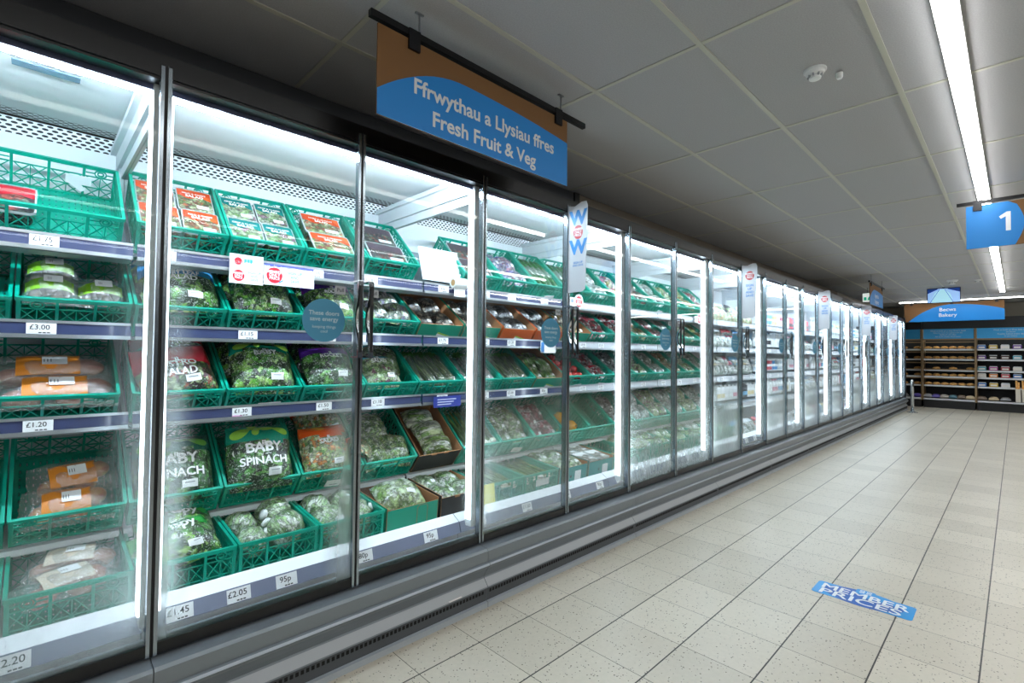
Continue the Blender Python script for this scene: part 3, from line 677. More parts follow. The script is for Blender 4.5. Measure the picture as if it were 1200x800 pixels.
def kind_tray(key, w_, l, t, content, bandm, line, tcol='#f4efe6', film_lid=True):
    def mk():
        b = MB(); n_ = 5
        def rr(w2, l2, z, r=.02, k=4):
            pts = []
            for cx, cy, a0 in ((w2/2-r, l2/2-r, 0), (-w2/2+r, l2/2-r, 90), (-w2/2+r, -l2/2+r, 180), (w2/2-r, -l2/2+r, 270)):
                for j in range(k+1): a = R(a0+90*j/k); pts.append((cx+r*cos(a), cy+r*sin(a), z))
            return pts
        rings = [rr(w_*.84, l*.86, 0), rr(w_*.93, l*.94, t*.7), rr(w_*.94, l*.95, t*.86), rr(w_, l, t*.88), rr(w_, l, t), rr(w_*.93, l*.95, t*1.0)]
        n1 = len(rings[0]); vs = [p for r in rings for p in r]
        fs = [(i*n1+k, i*n1+(k+1) % n1, (i+1)*n1+(k+1) % n1, (i+1)*n1+k) for i in range(5) for k in range(n1)]
        fs += [tuple(range(n1))[::-1], tuple(range(5*n1, 6*n1))]
        mi = [0]*(2*n1)+[2]*(3*n1)+[0, 0]
        b.add(vs, fs, mi)
        parts = [('tray_body', b.mesh('tray_body', [content, bandm, P('#b9c4c4', .2, coat=.6)], False))]
        q = MB(); xs = [(-.5+i/8) for i in range(9)]
        lo = [(x*w_*.93, l*.11+.012*sin(x*9), t+.0012) for x in xs]; hi = [(x*w_*.93, l*.44, t+.0012) for x in xs]
        q.add(lo+hi, [(i, i+1, i+10, i+9) for i in range(8)], 0)
        parts.append(('printed_lid', q.mesh('printed_lid', [bandm])))
        q = MB()
        if line:
            put_text(q, line[0], .016, T(0, l*.28, t+.002), 0, .02); put_text(q, line[1], .026, T(0, l*.17, t+.002), 0, .04)
        q.box(w_*.02, -l*.33, t+.001, w_*.36, -l*.19, t+.0022, 1)
        parts.append(('pack_print', q.mesh('pack_print', [P(tcol, .5), P('#e8ecee', .5)])))
        return parts
    return cached(('kind', key), mk)
def fruit_mesh(key, r, col, nz=.08, seed=0, stem=None, fn=None, rough=.4):
    return cached(('fr', key, seed), lambda: MB().ball((0, 0, 0), r, 14, 10, 0, None, nz, seed, 2, fn).mesh(key, col, True))
def mottled(name, c1, c2, scale=30, rough=.4, coat=.3):
    if name in MATS: return MATS[name]
    m = bpy.data.materials.new(name); m.use_nodes = True; n = N(m); b = m.node_tree.nodes['Principled BSDF']
    tc = n('ShaderNodeTexCoord'); t = n('ShaderNodeTexNoise', Scale=float(scale), Detail=4.0); L(m, tc.outputs['Object'], t.inputs['Vector'])
    L(m, ramp(m, t.outputs[0], [(.35, c1), (.65, c2)]), b.inputs['Base Color']); b.inputs['Roughness'].default_value = rough; b.inputs['Coat Weight'].default_value = coat
    MATS[name] = m; return m
APPLE = mottled('apple', '#d4684a', '#f0d07a', 14, .3); POT = mottled('potato', '#b98a62', '#d9b48a', 30, .5); MUSH = mottled('mushroom', '#8f7a62', '#cbb89c', 22, .6)
PEP = P('#f0ac14', .2, coat=.6); TOM = P('#c92a20', .18, coat=.6); CUC = mottled('cucumber', '#1d4a26', '#3f7a40', 60, .2, .7)
def place(name, parts, M, label, cat, group=None):
    r = link(name, None, None, M); tag(r, label, cat, group)
    for nm, me in parts: link(nm, me, r)
    return r
def fruitbag(name, M, label, cat, mat, wrapcol, n=5, r=.036, elong=1.0, group=None, fruit='fruit', line=None, wx=.075, wy=(-.07, .035)):
    root = link(name, None, None, M); tag(root, label, cat, group)
    pos = [(-.085, -.03), (-.028, .035), (.03, -.035), (.085, .03), (0, .0)][:n]
    for k, (x, y) in enumerate(pos):
        me = fruit_mesh(fruit, (r*elong, r, r*.9), mat, .10, k)
        link(fruit, me, root, T(x, y, r*.95+(.025 if k == 4 else 0)) @ rot('Z', k*50))
    bb = cached(('bagfilm',), lambda: pillow(.30, .19, .105, 0, 3)[0].mesh('bag_film', [FILM], True)); link('clear_bag', bb, root)
    def wrap():
        b = MB(); n_ = 8; vs = []
        for i in range(n_+1):
            y = wy[0]+(wy[1]-wy[0])*i/n_; z = .040+.066*max(0, 1-(y/.095)**2)**.5
            for k in range(7):
                x = -wx-.01+2*wx*k/6; vs.append((x, y, z*(1-.45*abs(x/.15)**3)))
        b.add(vs, [(7*i+k, 7*i+k+1, 7*i+k+8, 7*i+k+7) for i in range(n_) for k in range(6)], 0)
        zz = .108
        b.box(wx*-.35, -.032, zz-.001, wx*.45, .018, zz+.001, 1)
        if line: put_text(b, line, .022, T(-.05, 0, zz+.007) @ rot('Z', 0), 1, .03)
        for k in range(3): b.box(-.022+.008*k, -.018, zz+.001, -.020+.008*k, .0, zz+.0015, 2)
        return b.mesh('printed_wrap', [wrapcol, P('#eceef0', .5), INK], False)
    link('printed_wrap', cached(('wrap', wrapcol.name, line, wx, wy), wrap), root); return root

# ---- crate frames
ROWN = {1: 'top shelf', 2: 'second shelf', 3: 'third shelf', 4: 'lower rack', 5: 'bottom deck'}
BAYW = 'fridge bay'
def frame(row, xc, H=.143, dy=0):
    zt, tl = ROWS[row]; y = (YL if row != 5 else 2.42)
    t = R(tl); return T(xc, y+H*sin(t)+dy, zt-H*cos(t)) @ rot('X', tl)
def slot_x(n): return XJ+.3656*(n+.5)
ordw = ['leftmost', 'second', 'third', 'fourth', 'fifth', 'sixth', 'seventh', 'eighth', 'ninth', 'tenth', 'eleventh', 'twelfth', 'thirteenth', 'fourteenth', 'fifteenth', 'sixteenth', 'seventeenth', 'eighteenth', 'nineteenth']
def where(row, n):
    o = n+1
    return ('%s, %s from left' % (ROWN[row], ordw[o])) if o > 0 else ROWN[row]+', leftmost'
def crate(row, n, what, kind='crate', wide=False, H=None):
    H = H or (.168 if row < 5 else .185)
    xc = slot_x(n)
    if wide: xc = XJ-.04-.235
    M = frame(row, xc, H)
    if kind == 'crate':
        W_, Lc = (.47, .42) if wide else (.352, .45)
        me = cached(('crate', W_, Lc, H), lambda: crate_mesh(W_, Lc, H))
        o = link('produce_crate', me, None, M); tag(o, 'green lattice crate with %s on %s' % (what, where(row, n)), 'crate', 'green plastic produce crates')
    else:
        mats, deco, nm = {'green': ([CARD, GC, INK, P('#eef0ee', .5), P('#9fd04a', .5)], 'label', 'green-printed'), 'greentab': ([CARD, GC, INK, WPRINT, GC], 'tab', 'green-printed'), 'greenstick': ([CARD, P('#2f8f8c', .6), INK, WPRINT, GC], 'stick', 'teal-printed'),
                          'black': ([CARD, KC, INK, WPRINT, GC], 'notch', 'black'), 'orange': ([CARD, OC, INK, P('#eef0ee', .5), P('#9fd04a', .5)], 'label', 'orange-printed')}[kind]
        W_, Lc = .345, .45
        me = cached(('carton', kind, H), lambda: carton_mesh(W_, Lc, H, mats, deco))
        o = link('cardboard_tray', me, None, M); tag(o, '%s cardboard tray with %s on %s' % (nm, what, where(row, n)), 'box', 'cardboard produce trays')
    if (row, n) in ((1, 7), (3, 1), (3, 8), (3, 9), (4, 2), (4, 6), (1, 12), (3, 12), (5, 12)):
        link('label_card', cached('lcard', lambda: MB().box(-.055, -.002, -.025, .055, 0, .025, 0).box(-.03, -.0026, -.012, .02, -.002, -.006, 1).mesh('label_card', [P('#eceeee', .5), P('#8a9096', .5)])), o, T(.03, -.011, .055) @ rot('Y', rnd.uniform(-9, 9)))['label'] = 'white card on the crate front'
    return M @ T(0, 0, .024) if row < 4 else M
SPOT4 = [('back left', -.083, .325, .0), ('back right', .083, .325, 0), ('front left', -.083, .12, .0), ('front right', .083, .12, 0)]
def trays(M, key, content, bandm, line, desc, spots, wh, w_=.158, l=.195, t=.07, z=.05):
    parts = kind_tray(key, w_, l, t, content, bandm, line)
    for s in spots:
        nm, x, y, a = SPOT4[s] if isinstance(s, int) else s
        place('salad_tray', parts, M @ T(x, y, z) @ rot('X', 4) @ rot('Z', rnd.uniform(-2, 2)), '%s, %s of crate, %s' % (desc, nm, wh), 'salad pack', 'packs in the crates')
def bags(M, parts, desc, spots, wh, name='salad_bag', cat='salad bag'):
    for nm, x, y, z, az, ax in spots:
        place(name, parts, M @ T(x, y, z) @ rot('X', ax) @ rot('Z', az), ('%s, %s of crate, %s' % (desc, nm, wh)) if nm else '%s, %s' % (desc, wh), cat, 'bags in the crates')

OB = blotch('orange_print', '#d9481e', '#e8622a', '#e9a020'); TB = blotch('teal_print', '#157a78', '#1c8c86', '#4fae5a')
BLB = blotch('blue_print', '#2b7fb8', '#3f9ad0', '#2f6fa8'); RB = blotch('red_print', '#b3202e', '#cf3a48', '#d9607c'); PB = blotch('purple_print', '#5c2a96', '#8a2f9e', '#d050a8')
GB = blotch('spinach_print', '#108870', '#149a80', '#a8dc50', 12); GBD = blotch('spinach_print_dark', '#14584a', '#175e4e', '#4f8f3a', 9); CB = blotch('crispy_print', '#2c8a3a', '#3aa048', '#a9cfe8'); CYB = blotch('cyan_print', '#4aa8c4', '#63b8cf', '#8fd0de'); ORB = blotch('salad_orange', '#e4581c', '#ef7228', '#f4a030', 12)  # dark spinach print: own dark teal, also the spinach print's painted shaded copy

# ================= left cabinet (slot -1)
W1 = where(1, -1); W2 = where(2, -1); W3 = where(3, -1); W4 = where(4, -1); W5 = where(5, -1)
M = crate(1, -1, 'one red-labelled pack', wide=True)
place('salad_tray', kind_tray('redpack', .17, .2, .07, DARKM, RB, None), M @ T(-.12, .10, .03), 'clear pack with red label alone in the wide crate, %s' % W1, 'vegetable pack')
bc = MB(); bc.box(-.045, 0, 0, .045, .002, .045, 0); bc.add([(-.03, -.001, .04), (.03, -.001, -.02), (.01, -.001, -.035), (-.035, -.001, .0)], [(0, 1, 2, 3)], 0)
tag(link('paper_tag', bc.mesh('paper_tag', P('#dfe3e6', .6)), None, M @ T(.10, .395, .05) @ rot('X', 0)), 'crumpled white paper tag hooked at the back of the wide top crate', 'tag')
M = crate(2, -1, 'bagged kiwi fruit')
KW = blotch('kiwi_print', '#7ab52a', '#8cc63a', '#5c9a1e')
for nm, x, y, z in (('back left', -.07, .30, .05), ('front left', -.075, .13, .06), ('front right', .085, .14, .05)):
    fruitbag('kiwi_bag', M @ T(x, y, z) @ Matrix.Scale(.58, 4, (1, 0, 0)), 'bag of brown kiwi fruit with lime green wrap, %s, %s' % (nm, W2), 'fruit bag', MUSH, KW, 5, .034, fruit='kiwi_fruit', wx=.125, wy=(-.06, .0), group='bags in the crates')
M = crate(3, -1, 'sweet potatoes', wide=True)
OWR = P('#e08a2c', .4)
fruitbag('sweet_potato_bag', M @ T(.05, .085, .05) @ Matrix.Scale(1.3, 4, (1, 0, 0)), 'clear bag of pink potatoes with orange wrap, front of crate, %s' % W3, 'vegetable bag', mottled('sweetp', '#a8604c', '#d99a80', 20), OWR, 5, .04, 1.2, fruit='potato', group='bags in the crates')
fruitbag('sweet_potato_bag', M @ T(.03, .21, .06) @ Matrix.Scale(1.3, 4, (1, 0, 0)), 'clear bag of dark red potatoes with orange wrap, back of crate, %s' % W3, 'vegetable bag', mottled('redp', '#7a3a34', '#a85a48', 20), OWR, 5, .04, 1.2, fruit='potato', group='bags in the crates')
M = crate(4, -1, 'apples')
fruitbag('apple_bag', M @ T(0, .085, .06), 'long clear bag of apples with orange wrap, front of crate, %s' % W4, 'fruit bag', APPLE, OWR, 5, .038, fruit='apple', group='bags in the crates')
fruitbag('apple_bag', M @ T(.02, .22, .06) @ rot('Z', 6), 'long clear bag of apples with orange wrap, back of crate, %s' % W4, 'fruit bag', APPLE, OWR, 5, .038, fruit='apple', group='bags in the crates')
M = crate(5, -1, 'bagged potatoes')
fruitbag('potato_bag', M @ T(-.01, .12, .09) @ rot('Z', 15), 'bag of pale potatoes in the misted crate, front, %s' % W5, 'vegetable bag', POT, P('#d8cbb8', .5), 5, .04, fruit='potato', group='bags in the crates')
fruitbag('potato_bag', M @ T(.02, .30, .09) @ rot('Z', -10), 'bag of pale potatoes in the misted crate, back, %s' % W5, 'vegetable bag', POT, P('#d8cbb8', .5), 5, .04, fruit='potato', group='bags in the crates')
M = crate(5, -2, 'nothing visible'); 
for o in (C.objects[-1],): o['label'] = 'green plastic lattice crate cut off by the left photo edge, bottom deck'
M = crate(2, -2, 'x'); C.objects[-1]['label'] = 'green plastic lattice crate cut off by the left photo edge, second shelf'
M = crate(4, -2, 'x'); C.objects[-1]['label'] = 'green plastic lattice crate cut off by the left photo edge, lower rack'

# ================= first full cabinet (slots 0..3)
M = crate(1, 0, 'orange salad trays'); trays(M, 'orange', TRAYM, OB, ('MILD & SWEET', 'SALAD'), 'clear salad tray with orange lid print', (0, 1, 2, 3), where(1, 0))
M = crate(1, 1, 'teal salad trays'); trays(M, 'teal', LEAFP, TB, ('CRISP & CLASSIC', 'SALAD'), 'clear salad tray with teal lid print', (0, 1, 2, 3), where(1, 1))
M = crate(1, 2, 'large orange salad trays'); trays(M, 'orange_wide', TRAYM, OB, ('SWEET & CRUNCHY', 'SALAD'), 'large salad tray with orange lid print', (('back', .01, .325, 0), ('front', .01, .125, 0)), where(1, 2), .24, .19)
M = crate(1, 3, 'dark salad trays'); trays(M, 'dark', DARKM, P('#4a3a44', .3, coat=.6), None, 'large dark-lidded salad tray', (('back', .0, .325, 0), ('front', .0, .125, 0)), where(1, 3), .26, .19)
def two(z=.05): return [('back', -.01, .32, z+.02, -3, 8), ('front', .0, .158, z+.065, 2, 20)]
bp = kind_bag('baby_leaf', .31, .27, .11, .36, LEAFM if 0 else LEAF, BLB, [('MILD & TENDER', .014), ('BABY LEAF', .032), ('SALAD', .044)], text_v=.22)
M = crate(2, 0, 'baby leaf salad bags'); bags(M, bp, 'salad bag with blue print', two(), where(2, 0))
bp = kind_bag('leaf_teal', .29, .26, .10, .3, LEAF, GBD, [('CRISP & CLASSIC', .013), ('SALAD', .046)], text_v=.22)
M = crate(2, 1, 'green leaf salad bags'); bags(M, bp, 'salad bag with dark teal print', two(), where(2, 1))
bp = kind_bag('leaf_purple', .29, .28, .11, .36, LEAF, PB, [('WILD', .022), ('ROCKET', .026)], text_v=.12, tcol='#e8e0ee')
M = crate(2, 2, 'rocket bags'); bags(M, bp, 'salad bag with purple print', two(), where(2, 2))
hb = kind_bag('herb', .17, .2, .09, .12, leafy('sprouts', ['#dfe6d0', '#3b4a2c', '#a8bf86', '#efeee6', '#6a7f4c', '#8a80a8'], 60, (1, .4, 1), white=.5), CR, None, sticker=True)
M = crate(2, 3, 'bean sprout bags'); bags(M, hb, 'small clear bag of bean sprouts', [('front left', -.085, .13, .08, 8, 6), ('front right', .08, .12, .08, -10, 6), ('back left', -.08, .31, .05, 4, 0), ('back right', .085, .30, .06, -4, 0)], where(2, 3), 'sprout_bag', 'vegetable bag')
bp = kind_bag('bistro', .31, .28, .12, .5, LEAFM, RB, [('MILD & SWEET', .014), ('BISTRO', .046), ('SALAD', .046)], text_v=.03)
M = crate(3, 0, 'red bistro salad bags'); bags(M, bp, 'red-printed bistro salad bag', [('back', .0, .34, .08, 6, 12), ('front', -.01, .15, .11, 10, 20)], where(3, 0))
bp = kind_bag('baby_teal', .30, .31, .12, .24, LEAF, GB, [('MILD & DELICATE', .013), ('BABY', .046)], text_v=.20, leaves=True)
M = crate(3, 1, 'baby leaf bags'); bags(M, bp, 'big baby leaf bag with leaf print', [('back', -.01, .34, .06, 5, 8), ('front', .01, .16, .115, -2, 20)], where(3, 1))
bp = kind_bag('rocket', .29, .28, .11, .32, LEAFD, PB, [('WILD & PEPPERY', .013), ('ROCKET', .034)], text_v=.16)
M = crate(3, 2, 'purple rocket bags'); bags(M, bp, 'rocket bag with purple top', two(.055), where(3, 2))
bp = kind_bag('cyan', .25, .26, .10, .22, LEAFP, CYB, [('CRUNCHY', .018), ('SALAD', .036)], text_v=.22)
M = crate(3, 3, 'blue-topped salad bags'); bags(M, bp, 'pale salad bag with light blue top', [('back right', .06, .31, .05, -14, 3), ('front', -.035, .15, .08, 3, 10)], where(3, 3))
sp1 = kind_bag('spinach_dark', .31, .31, .13, .27, LEAFD, GBD, [('MILD & DELICATE', .014), ('BABY', .070), ('SPINACH', .054)], text_v=.13, leaves=True)  # shaded copy of the spinach bag, shade put into the print colours
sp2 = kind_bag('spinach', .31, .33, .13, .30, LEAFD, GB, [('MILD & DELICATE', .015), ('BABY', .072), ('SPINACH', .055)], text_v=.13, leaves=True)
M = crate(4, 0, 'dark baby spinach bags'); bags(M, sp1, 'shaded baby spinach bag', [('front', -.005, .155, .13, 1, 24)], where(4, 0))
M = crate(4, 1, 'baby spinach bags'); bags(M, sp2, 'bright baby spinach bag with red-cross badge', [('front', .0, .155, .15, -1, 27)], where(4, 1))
bdg = MB(); bdg.prism([(.022*cos(a), .022*sin(a)) for a in [k*pi/10 for k in range(20)]], 0, .001, 0); bdg.bar((-.009, -.006, .0015), (.009, .006, .0015), .004, .001, (0, 0, 1), 1); bdg.bar((-.006, .009, .0015), (.006, -.009, .0015), .004, .001, (0, 0, 1), 1)
for o in [o for o in C.objects if o.get('label', '').startswith('bright baby spinach')]: link('round_badge', bdg.mesh('badge', [P('#d9ddd8', .5), P('#cc2a2a', .5)]), o, T(-.115, .018, .095) @ rot('Y', -18))
og = kind_bag('slaw', .27, .28, .12, .26, SLAW, ORB, [('RICH & SWEET', .013), ('SALAD', .036)], text_v=.17)
M = crate(4, 2, 'orange salad bags'); bags(M, og, 'crunchy salad bag with orange top', [('back', .02, .36, .12, 14, 12), ('front', -.02, .145, .145, 2, 26)], where(4, 2))
place('salad_bag', og, M @ T(.175, .12, .13) @ rot('Z', 40) @ rot('Y', 38) @ Matrix.Scale(.7, 4), 'orange salad bag leaning over the crate edge behind the door post, lower rack', 'salad bag')
wb = kind_bag('lettuce_clear', .20, .23, .11, .08, leafy('curly', ['#9cc06a', '#c9dca0', '#6f9a45', '#e7eedd', '#4c7a34'], 46, white=.7), CR, None, sticker=False)
M = crate(4, 3, 'curly lettuce bags'); bags(M, wb, 'clear bag of curly lettuce', [('front left', -.08, .13, .07, 12, 8), ('front right', .075, .12, .07, -8, 8), ('back', .0, .32, .06, 0, 2)], where(4, 3), 'lettuce_bag', 'lettuce bag')
cr = kind_bag('crispy', .30, .22, .11, .34, LEAFM if 0 else LEAF, CB, [('Crispy', .066), ('SALAD', .020)], text_v=.22)
M = crate(5, 0, 'crispy salad bags', H=.185); bags(M, cr, 'green and pale blue crispy salad bag', [('back', .0, .31, .15, 2, 24), ('front', -.03, .14, .16, 14, 30)], where(5, 0))
def lettuce(M, x, y, r, label, seed, z=None, col=None):
    me = cached(('let', seed % 4), lambda: MB().ball((0, 0, 0), (1, 1, .88), 20, 14, 0, None, .16, seed % 4, 2.6).mesh('lettuce', col or WRINK, True))
    rt_ = link('wrapped_lettuce', None, None, M @ T(x, y, (z or .06)+r*.9) @ rot('Z', seed*70) @ rot('X', 65)); tag(rt_, label, 'lettuce', 'wrapped lettuces in the bottom crates')
    link('head', me, rt_, Matrix.Scale(r, 4))
    def twist():
        b = MB(); b.lathe([(.22, -.02), (.30, .06), (.24, .12), (.28, .17), (.12, .19)], 10); return b.mesh('wrap_knot', P('#e6ecea', .25, coat=.6), True)
    link('wrap_knot', cached('knot', twist), rt_, T(r*.45, 0, r*.80) @ Matrix.Scale(r, 4))
M = crate(5, 1, 'film-wrapped iceberg lettuces')
lettuce(M, -.09, .12, .075, 'small green wrapped lettuce, front left of crate, %s' % where(5, 1), 1); lettuce(M, -.09, .31, .078, 'small green wrapped lettuce, back left of crate, %s' % where(5, 1), 2)
lettuce(M, .065, .13, .095, 'large white-filmed lettuce, front right of crate, %s' % where(5, 1), 3); lettuce(M, .075, .33, .095, 'large white-filmed lettuce, back right of crate, %s' % where(5, 1), 4)
M = crate(5, 2, 'round wrapped lettuces')
for k, (x, y, s) in enumerate(((-.08, .12, 'front left'), (.08, .12, 'front right'), (-.08, .31, 'back left'), (.08, .31, 'back right'))): lettuce(M, x, y, .085, 'round wrapped lettuce, %s of crate, %s' % (s, where(5, 2)), 5+k)
rb = kind_bag('romaine', .28, .24, .13, .1, leafy('romaine', ['#b7d48c', '#d3e6b4', '#8fbc64', '#e9f2dc'], 22, white=.5), CR, None)
M = crate(5, 3, 'a bagged lettuce', 'greentab'); bags(M, rb, 'big clear bag of lettuce with green print', [('', -.01, .17, .13, -8, 12)], where(5, 3), 'lettuce_bag', 'lettuce bag')
# ================= second cabinet (slots 4..7)
M = crate(1, 5, 'dark vegetable packs'); trays(M, 'dark', DARKM, P('#4a3a44', .3, coat=.6), None, 'dark vegetable pack', (('back', .0, .325, 0), ('front', .0, .125, 0)), where(1, 5), .26, .19)
def gen_bags(M, key, leaf, bandm, desc, n, wh, w_=.16, l=.2, t=.07, band=.15, z=.055, name='vegetable_bag', cat='vegetable bag', lines=None):
    parts = kind_bag(key, w_, l, t, band, leaf, bandm, lines, sticker=True)
    sp = [('front left', -.083, .12), ('front right', .083, .12), ('back left', -.083, .32), ('back right', .083, .32), ('middle left', -.083, .22), ('middle right', .083, .22)][:n]
    for k, (s, x, y) in enumerate(sp):
        place(name, parts, M @ T(x, y, z+(.03 if k > 3 else 0)) @ rot('Z', rnd.uniform(-9, 9)) @ rot('X', rnd.uniform(0, 8)), '%s, %s of crate, %s' % (desc, s, wh), cat, 'bags in the crates')
M = crate(1, 6, 'garlic nets'); gen_bags(M, 'garlic', PURP, P('#3f3a8c', .3), 'purple and white garlic net', 4, where(1, 6), .15, .19, .07)
def cucumbers(M, n, wh):
    def cm():
        b = MB(); pts = [(.0+.012*cos(pi*(k/10-.5)), -.19+.38*k/10, .0) for k in range(11)]
        b.tube(pts, [.006, .018, .0215, .0225, .023, .023, .023, .0225, .021, .017, .006], 12); return b.mesh('cucumber', CUC, True)
    for k in range(n):
        x = -.13+.26*k/(n-1)
        r = link('cucumber', cached('cuc', cm), None, M @ T(x, .235, .105) @ rot('Z', rnd.uniform(-3, 3))); tag(r, 'dark green wrapped cucumber, %s across the crate, %s' % (['leftmost', 'second', 'third', 'fourth', 'rightmost'][k if k < n-1 else 4], wh), 'cucumber', 'cucumbers in the crates')
        link('shrink_sleeve', cached('cucs', lambda: MB().tube([(.012, -.06, 0), (.012, .06, 0)], .0245, 12).mesh('sleeve', [film('film2', .4)], True)), r)
M = crate(1, 7, 'cucumbers'); cucumbers(M, 5, where(1, 7))
M = crate(1, 8, 'cucumbers too'); cucumbers(M, 5, where(1, 8))
M = crate(1, 9, 'sliced pepper packs'); gen_bags(M, 'clearw', PALEM, CR, 'clear vegetable bag', 4, where(1, 9))
M = crate(1, 10, 'pink bags'); gen_bags(M, 'pinky', leafy('pinkyellow', ['#e9e6c0', '#d94a86', '#f0ecdc', '#e0c63a', '#ffffff'], 30, white=.3), P('#d94a86', .3), 'pink and yellow packet', 4, where(1, 10))
M = crate(2, 4, 'dark mushroom packs', 'green'); gen_bags(M, 'mushdark', leafy('mushd', ['#2b2522', '#5c4a3c', '#8a7a66', '#1c1a1a', '#b8aa98'], 36, white=.35), P('#23252a', .3), 'dark mushroom pack', 4, where(2, 4), .15, .18, .07)
M = crate(2, 5, 'wrapped mushrooms', 'green'); gen_bags(M, 'mushdark', None, None, 'crinkly mushroom pack', 4, where(2, 5))
M = crate(2, 6, 'silvery mushroom packs', 'orange'); gen_bags(M, 'silv', leafy('silver', ['#b9bcc0', '#4a4644', '#dfe2e4', '#2b2a2a', '#8a8c90'], 44, white=.6), CR, 'silvery film-wrapped pack', 4, where(2, 6))
M = crate(2, 7, 'white mushroom packs', 'orange'); gen_bags(M, 'silv', None, None, 'clear-wrapped mushroom pack', 4, where(2, 7))
M = crate(2, 8, 'yellow pepper packs', 'green'); gen_bags(M, 'yel', leafy('yellowmix', ['#e0a020', '#c05a1c', '#e9dcc0', '#3b3a6a', '#f0c040'], 30, white=.3), CR, 'yellow pepper pack', 4, where(2, 8))
M = crate(2, 9, 'red chilli packs'); gen_bags(M, 'redm', REDM, P('#c81f30', .3), 'red and white chilli pack', 6, where(2, 9), .15, .2, .06, .2)
M = crate(2, 10, 'red-bordered packs'); gen_bags(M, 'redm', None, None, 'red-bordered packet', 6, where(2, 10))
def celery(M, n, wh, key='celery', desc='pale green celery head in a clear sleeve', cat='celery', top='#3f7a30'):
    def cm():
        b = MB()
        for k in range(7):
            a = 2*pi*k/7; x = .018*cos(a); z = .018*sin(a)+.03
            b.tube([(x*1.1, -.17, z), (x*1.3, -.05, z), (x*1.6, .06, z*1.05), (x*2.2, .12, z*1.2)], [.014, .012, .009, .006], 6, 0)
        return b.mesh('stalks', [GREENM if key == 'celery' else PALEM], True)
    def lf():
        b = MB(); r_ = random.Random(3)
        for k in range(16):
            b.ball((r_.uniform(-.035, .035), .12+r_.uniform(-.01, .06), .03+r_.uniform(-.02, .03)), (.014, .022, .006), 6, 4, 0, rot('Y', 0), .3, k)
        return b.mesh('leaves', P(top, .5), False)
    for k in range(n):
        x = -.125+.25*k/(n-1)
        place(key, [('stalks', cached(('cs', key), cm)), ('leafy_top', cached(('cl', key), lf)), ('clear_sleeve', cached('csl', lambda: MB().tube([(0, -.175, .03), (0, -.05, .032), (0, .1, .036)], [.035, .04, .048], 10).mesh('sl', [film('film3', .25)], True)))], M @ T(x, .19, .06) @ rot('Z', rnd.uniform(-6, 6)), '%s, %s across crate, %s' % (desc, ['leftmost', 'second', 'third', 'rightmost'][k if k < n-1 else 3], wh), cat, 'sleeved stalks in the crates')
M = crate(3, 4, 'sleeved celery'); celery(M, 4, where(3, 4))
M = crate(3, 5, 'sleeved leeks'); celery(M, 3, where(3, 5), 'leek', 'white and green leek bundle in a sleeve', 'leek')
M = crate(3, 6, 'more celery'); celery(M, 4, where(3, 6))
M = crate(3, 7, 'green bean packs', 'green'); gen_bags(M, 'beans', leafy('beans', ['#6fa83a', '#3c7a2a', '#8fc65a', '#e0e6c8'], 40, (3, .4, 3), white=.3), P('#8ccf3a', .3), 'green bean pack with lime print', 6, where(3, 7), .15, .18, .06)
def fruits(M, n, mat, r, name, desc, wh, seed=0, sq=.9, z=.05):
    k = 0
    for j in range(4):
        for i in range(4):
            if k >= n: return
            x = -.11+.073*i+rnd.uniform(-.008, .008); y = .07+.085*j
            o = link(name, fruit_mesh(name, (r, r, r*sq), mat, .05, k % 3), None, M @ T(x, y, z+r+rnd.uniform(0, .012))); k += 1
            tag(o, '%s in the crate on %s' % (desc, wh), name.replace('_', ' '), '%s loose on %s' % (name.replace('_', ' '), wh))
M = crate(3, 8, 'red tomatoes'); fruits(M, 14, TOM, .036, 'tomato', 'one of the loose shiny red tomatoes', where(3, 8))
M = crate(3, 9, 'red cabbage and packs'); gen_bags(M, 'redm', None, None, 'red and clear radish pack', 4, where(3, 9))
M = crate(3, 10, 'dark packets'); gen_bags(M, 'silv', None, None, 'dark silvery packet', 4, where(3, 10))
M = crate(4, 4, 'wrapped celery hearts', 'black')
hearts = kind_bag('hearts', .23, .15, .10, .1, leafy('hearts', ['#cfe0a8', '#9cc468', '#e6efd0', '#7eac50', '#f0f4e6'], 20, (.5, 2, 1), white=.7), CR, None, sticker=False)
bags(M, hearts, 'clear-wrapped celery hearts', [('front', .03, .10, .08, -6, 6), ('middle', .02, .22, .09, 4, 4), ('back', .0, .34, .09, -3, 2)], where(4, 4), 'celery_hearts', 'celery pack')
def onions(M, n, wh, desc='bunch of green spring onions with white roots'):
    def sm():
        b = MB(); r_ = random.Random(5)
        for k in range(12):
            x = r_.uniform(-.03, .03); z = .012+r_.uniform(0, .035); dx = r_.uniform(-.05, .05)
            b.tube([(x, -.17, z), (x*1.1, -.12, z), (x+dx*.4, 0, z+.01), (x+dx, .15, z+r_.uniform(-.005, .03))], [.007, .006, .005, .003], 5, [0]*0 or 0)
        return b.mesh('stems', [GREENM], True)
    def wm():
        b = MB(); r_ = random.Random(5)
        for k in range(12):
            x = r_.uniform(-.03, .03); z = .012+r_.uniform(0, .035); dx = r_.uniform(-.05, .05); r_.uniform(0, 1)
            b.ball((x, -.17, z), (.010, .02, .010), 8, 6)
        return b.mesh('bulbs', P('#eef0e2', .3), True)
    for k in range(n):
        x = -.11+.22*k/(n-1)
        place('spring_onion_bunch', [('green_stems', cached('som', sm)), ('white_bulbs', cached('sow', wm))], M @ T(x, .22, .09+.01*(k % 2)) @ rot('Z', rnd.uniform(-10, 10)), '%s, %s across crate, %s' % (desc, ['leftmost', 'second', 'third', 'rightmost'][k if k < n-1 else 3], wh), 'spring onions', 'spring onion bunches')
M = crate(4, 5, 'long green stems'); onions(M, 4, where(4, 5))
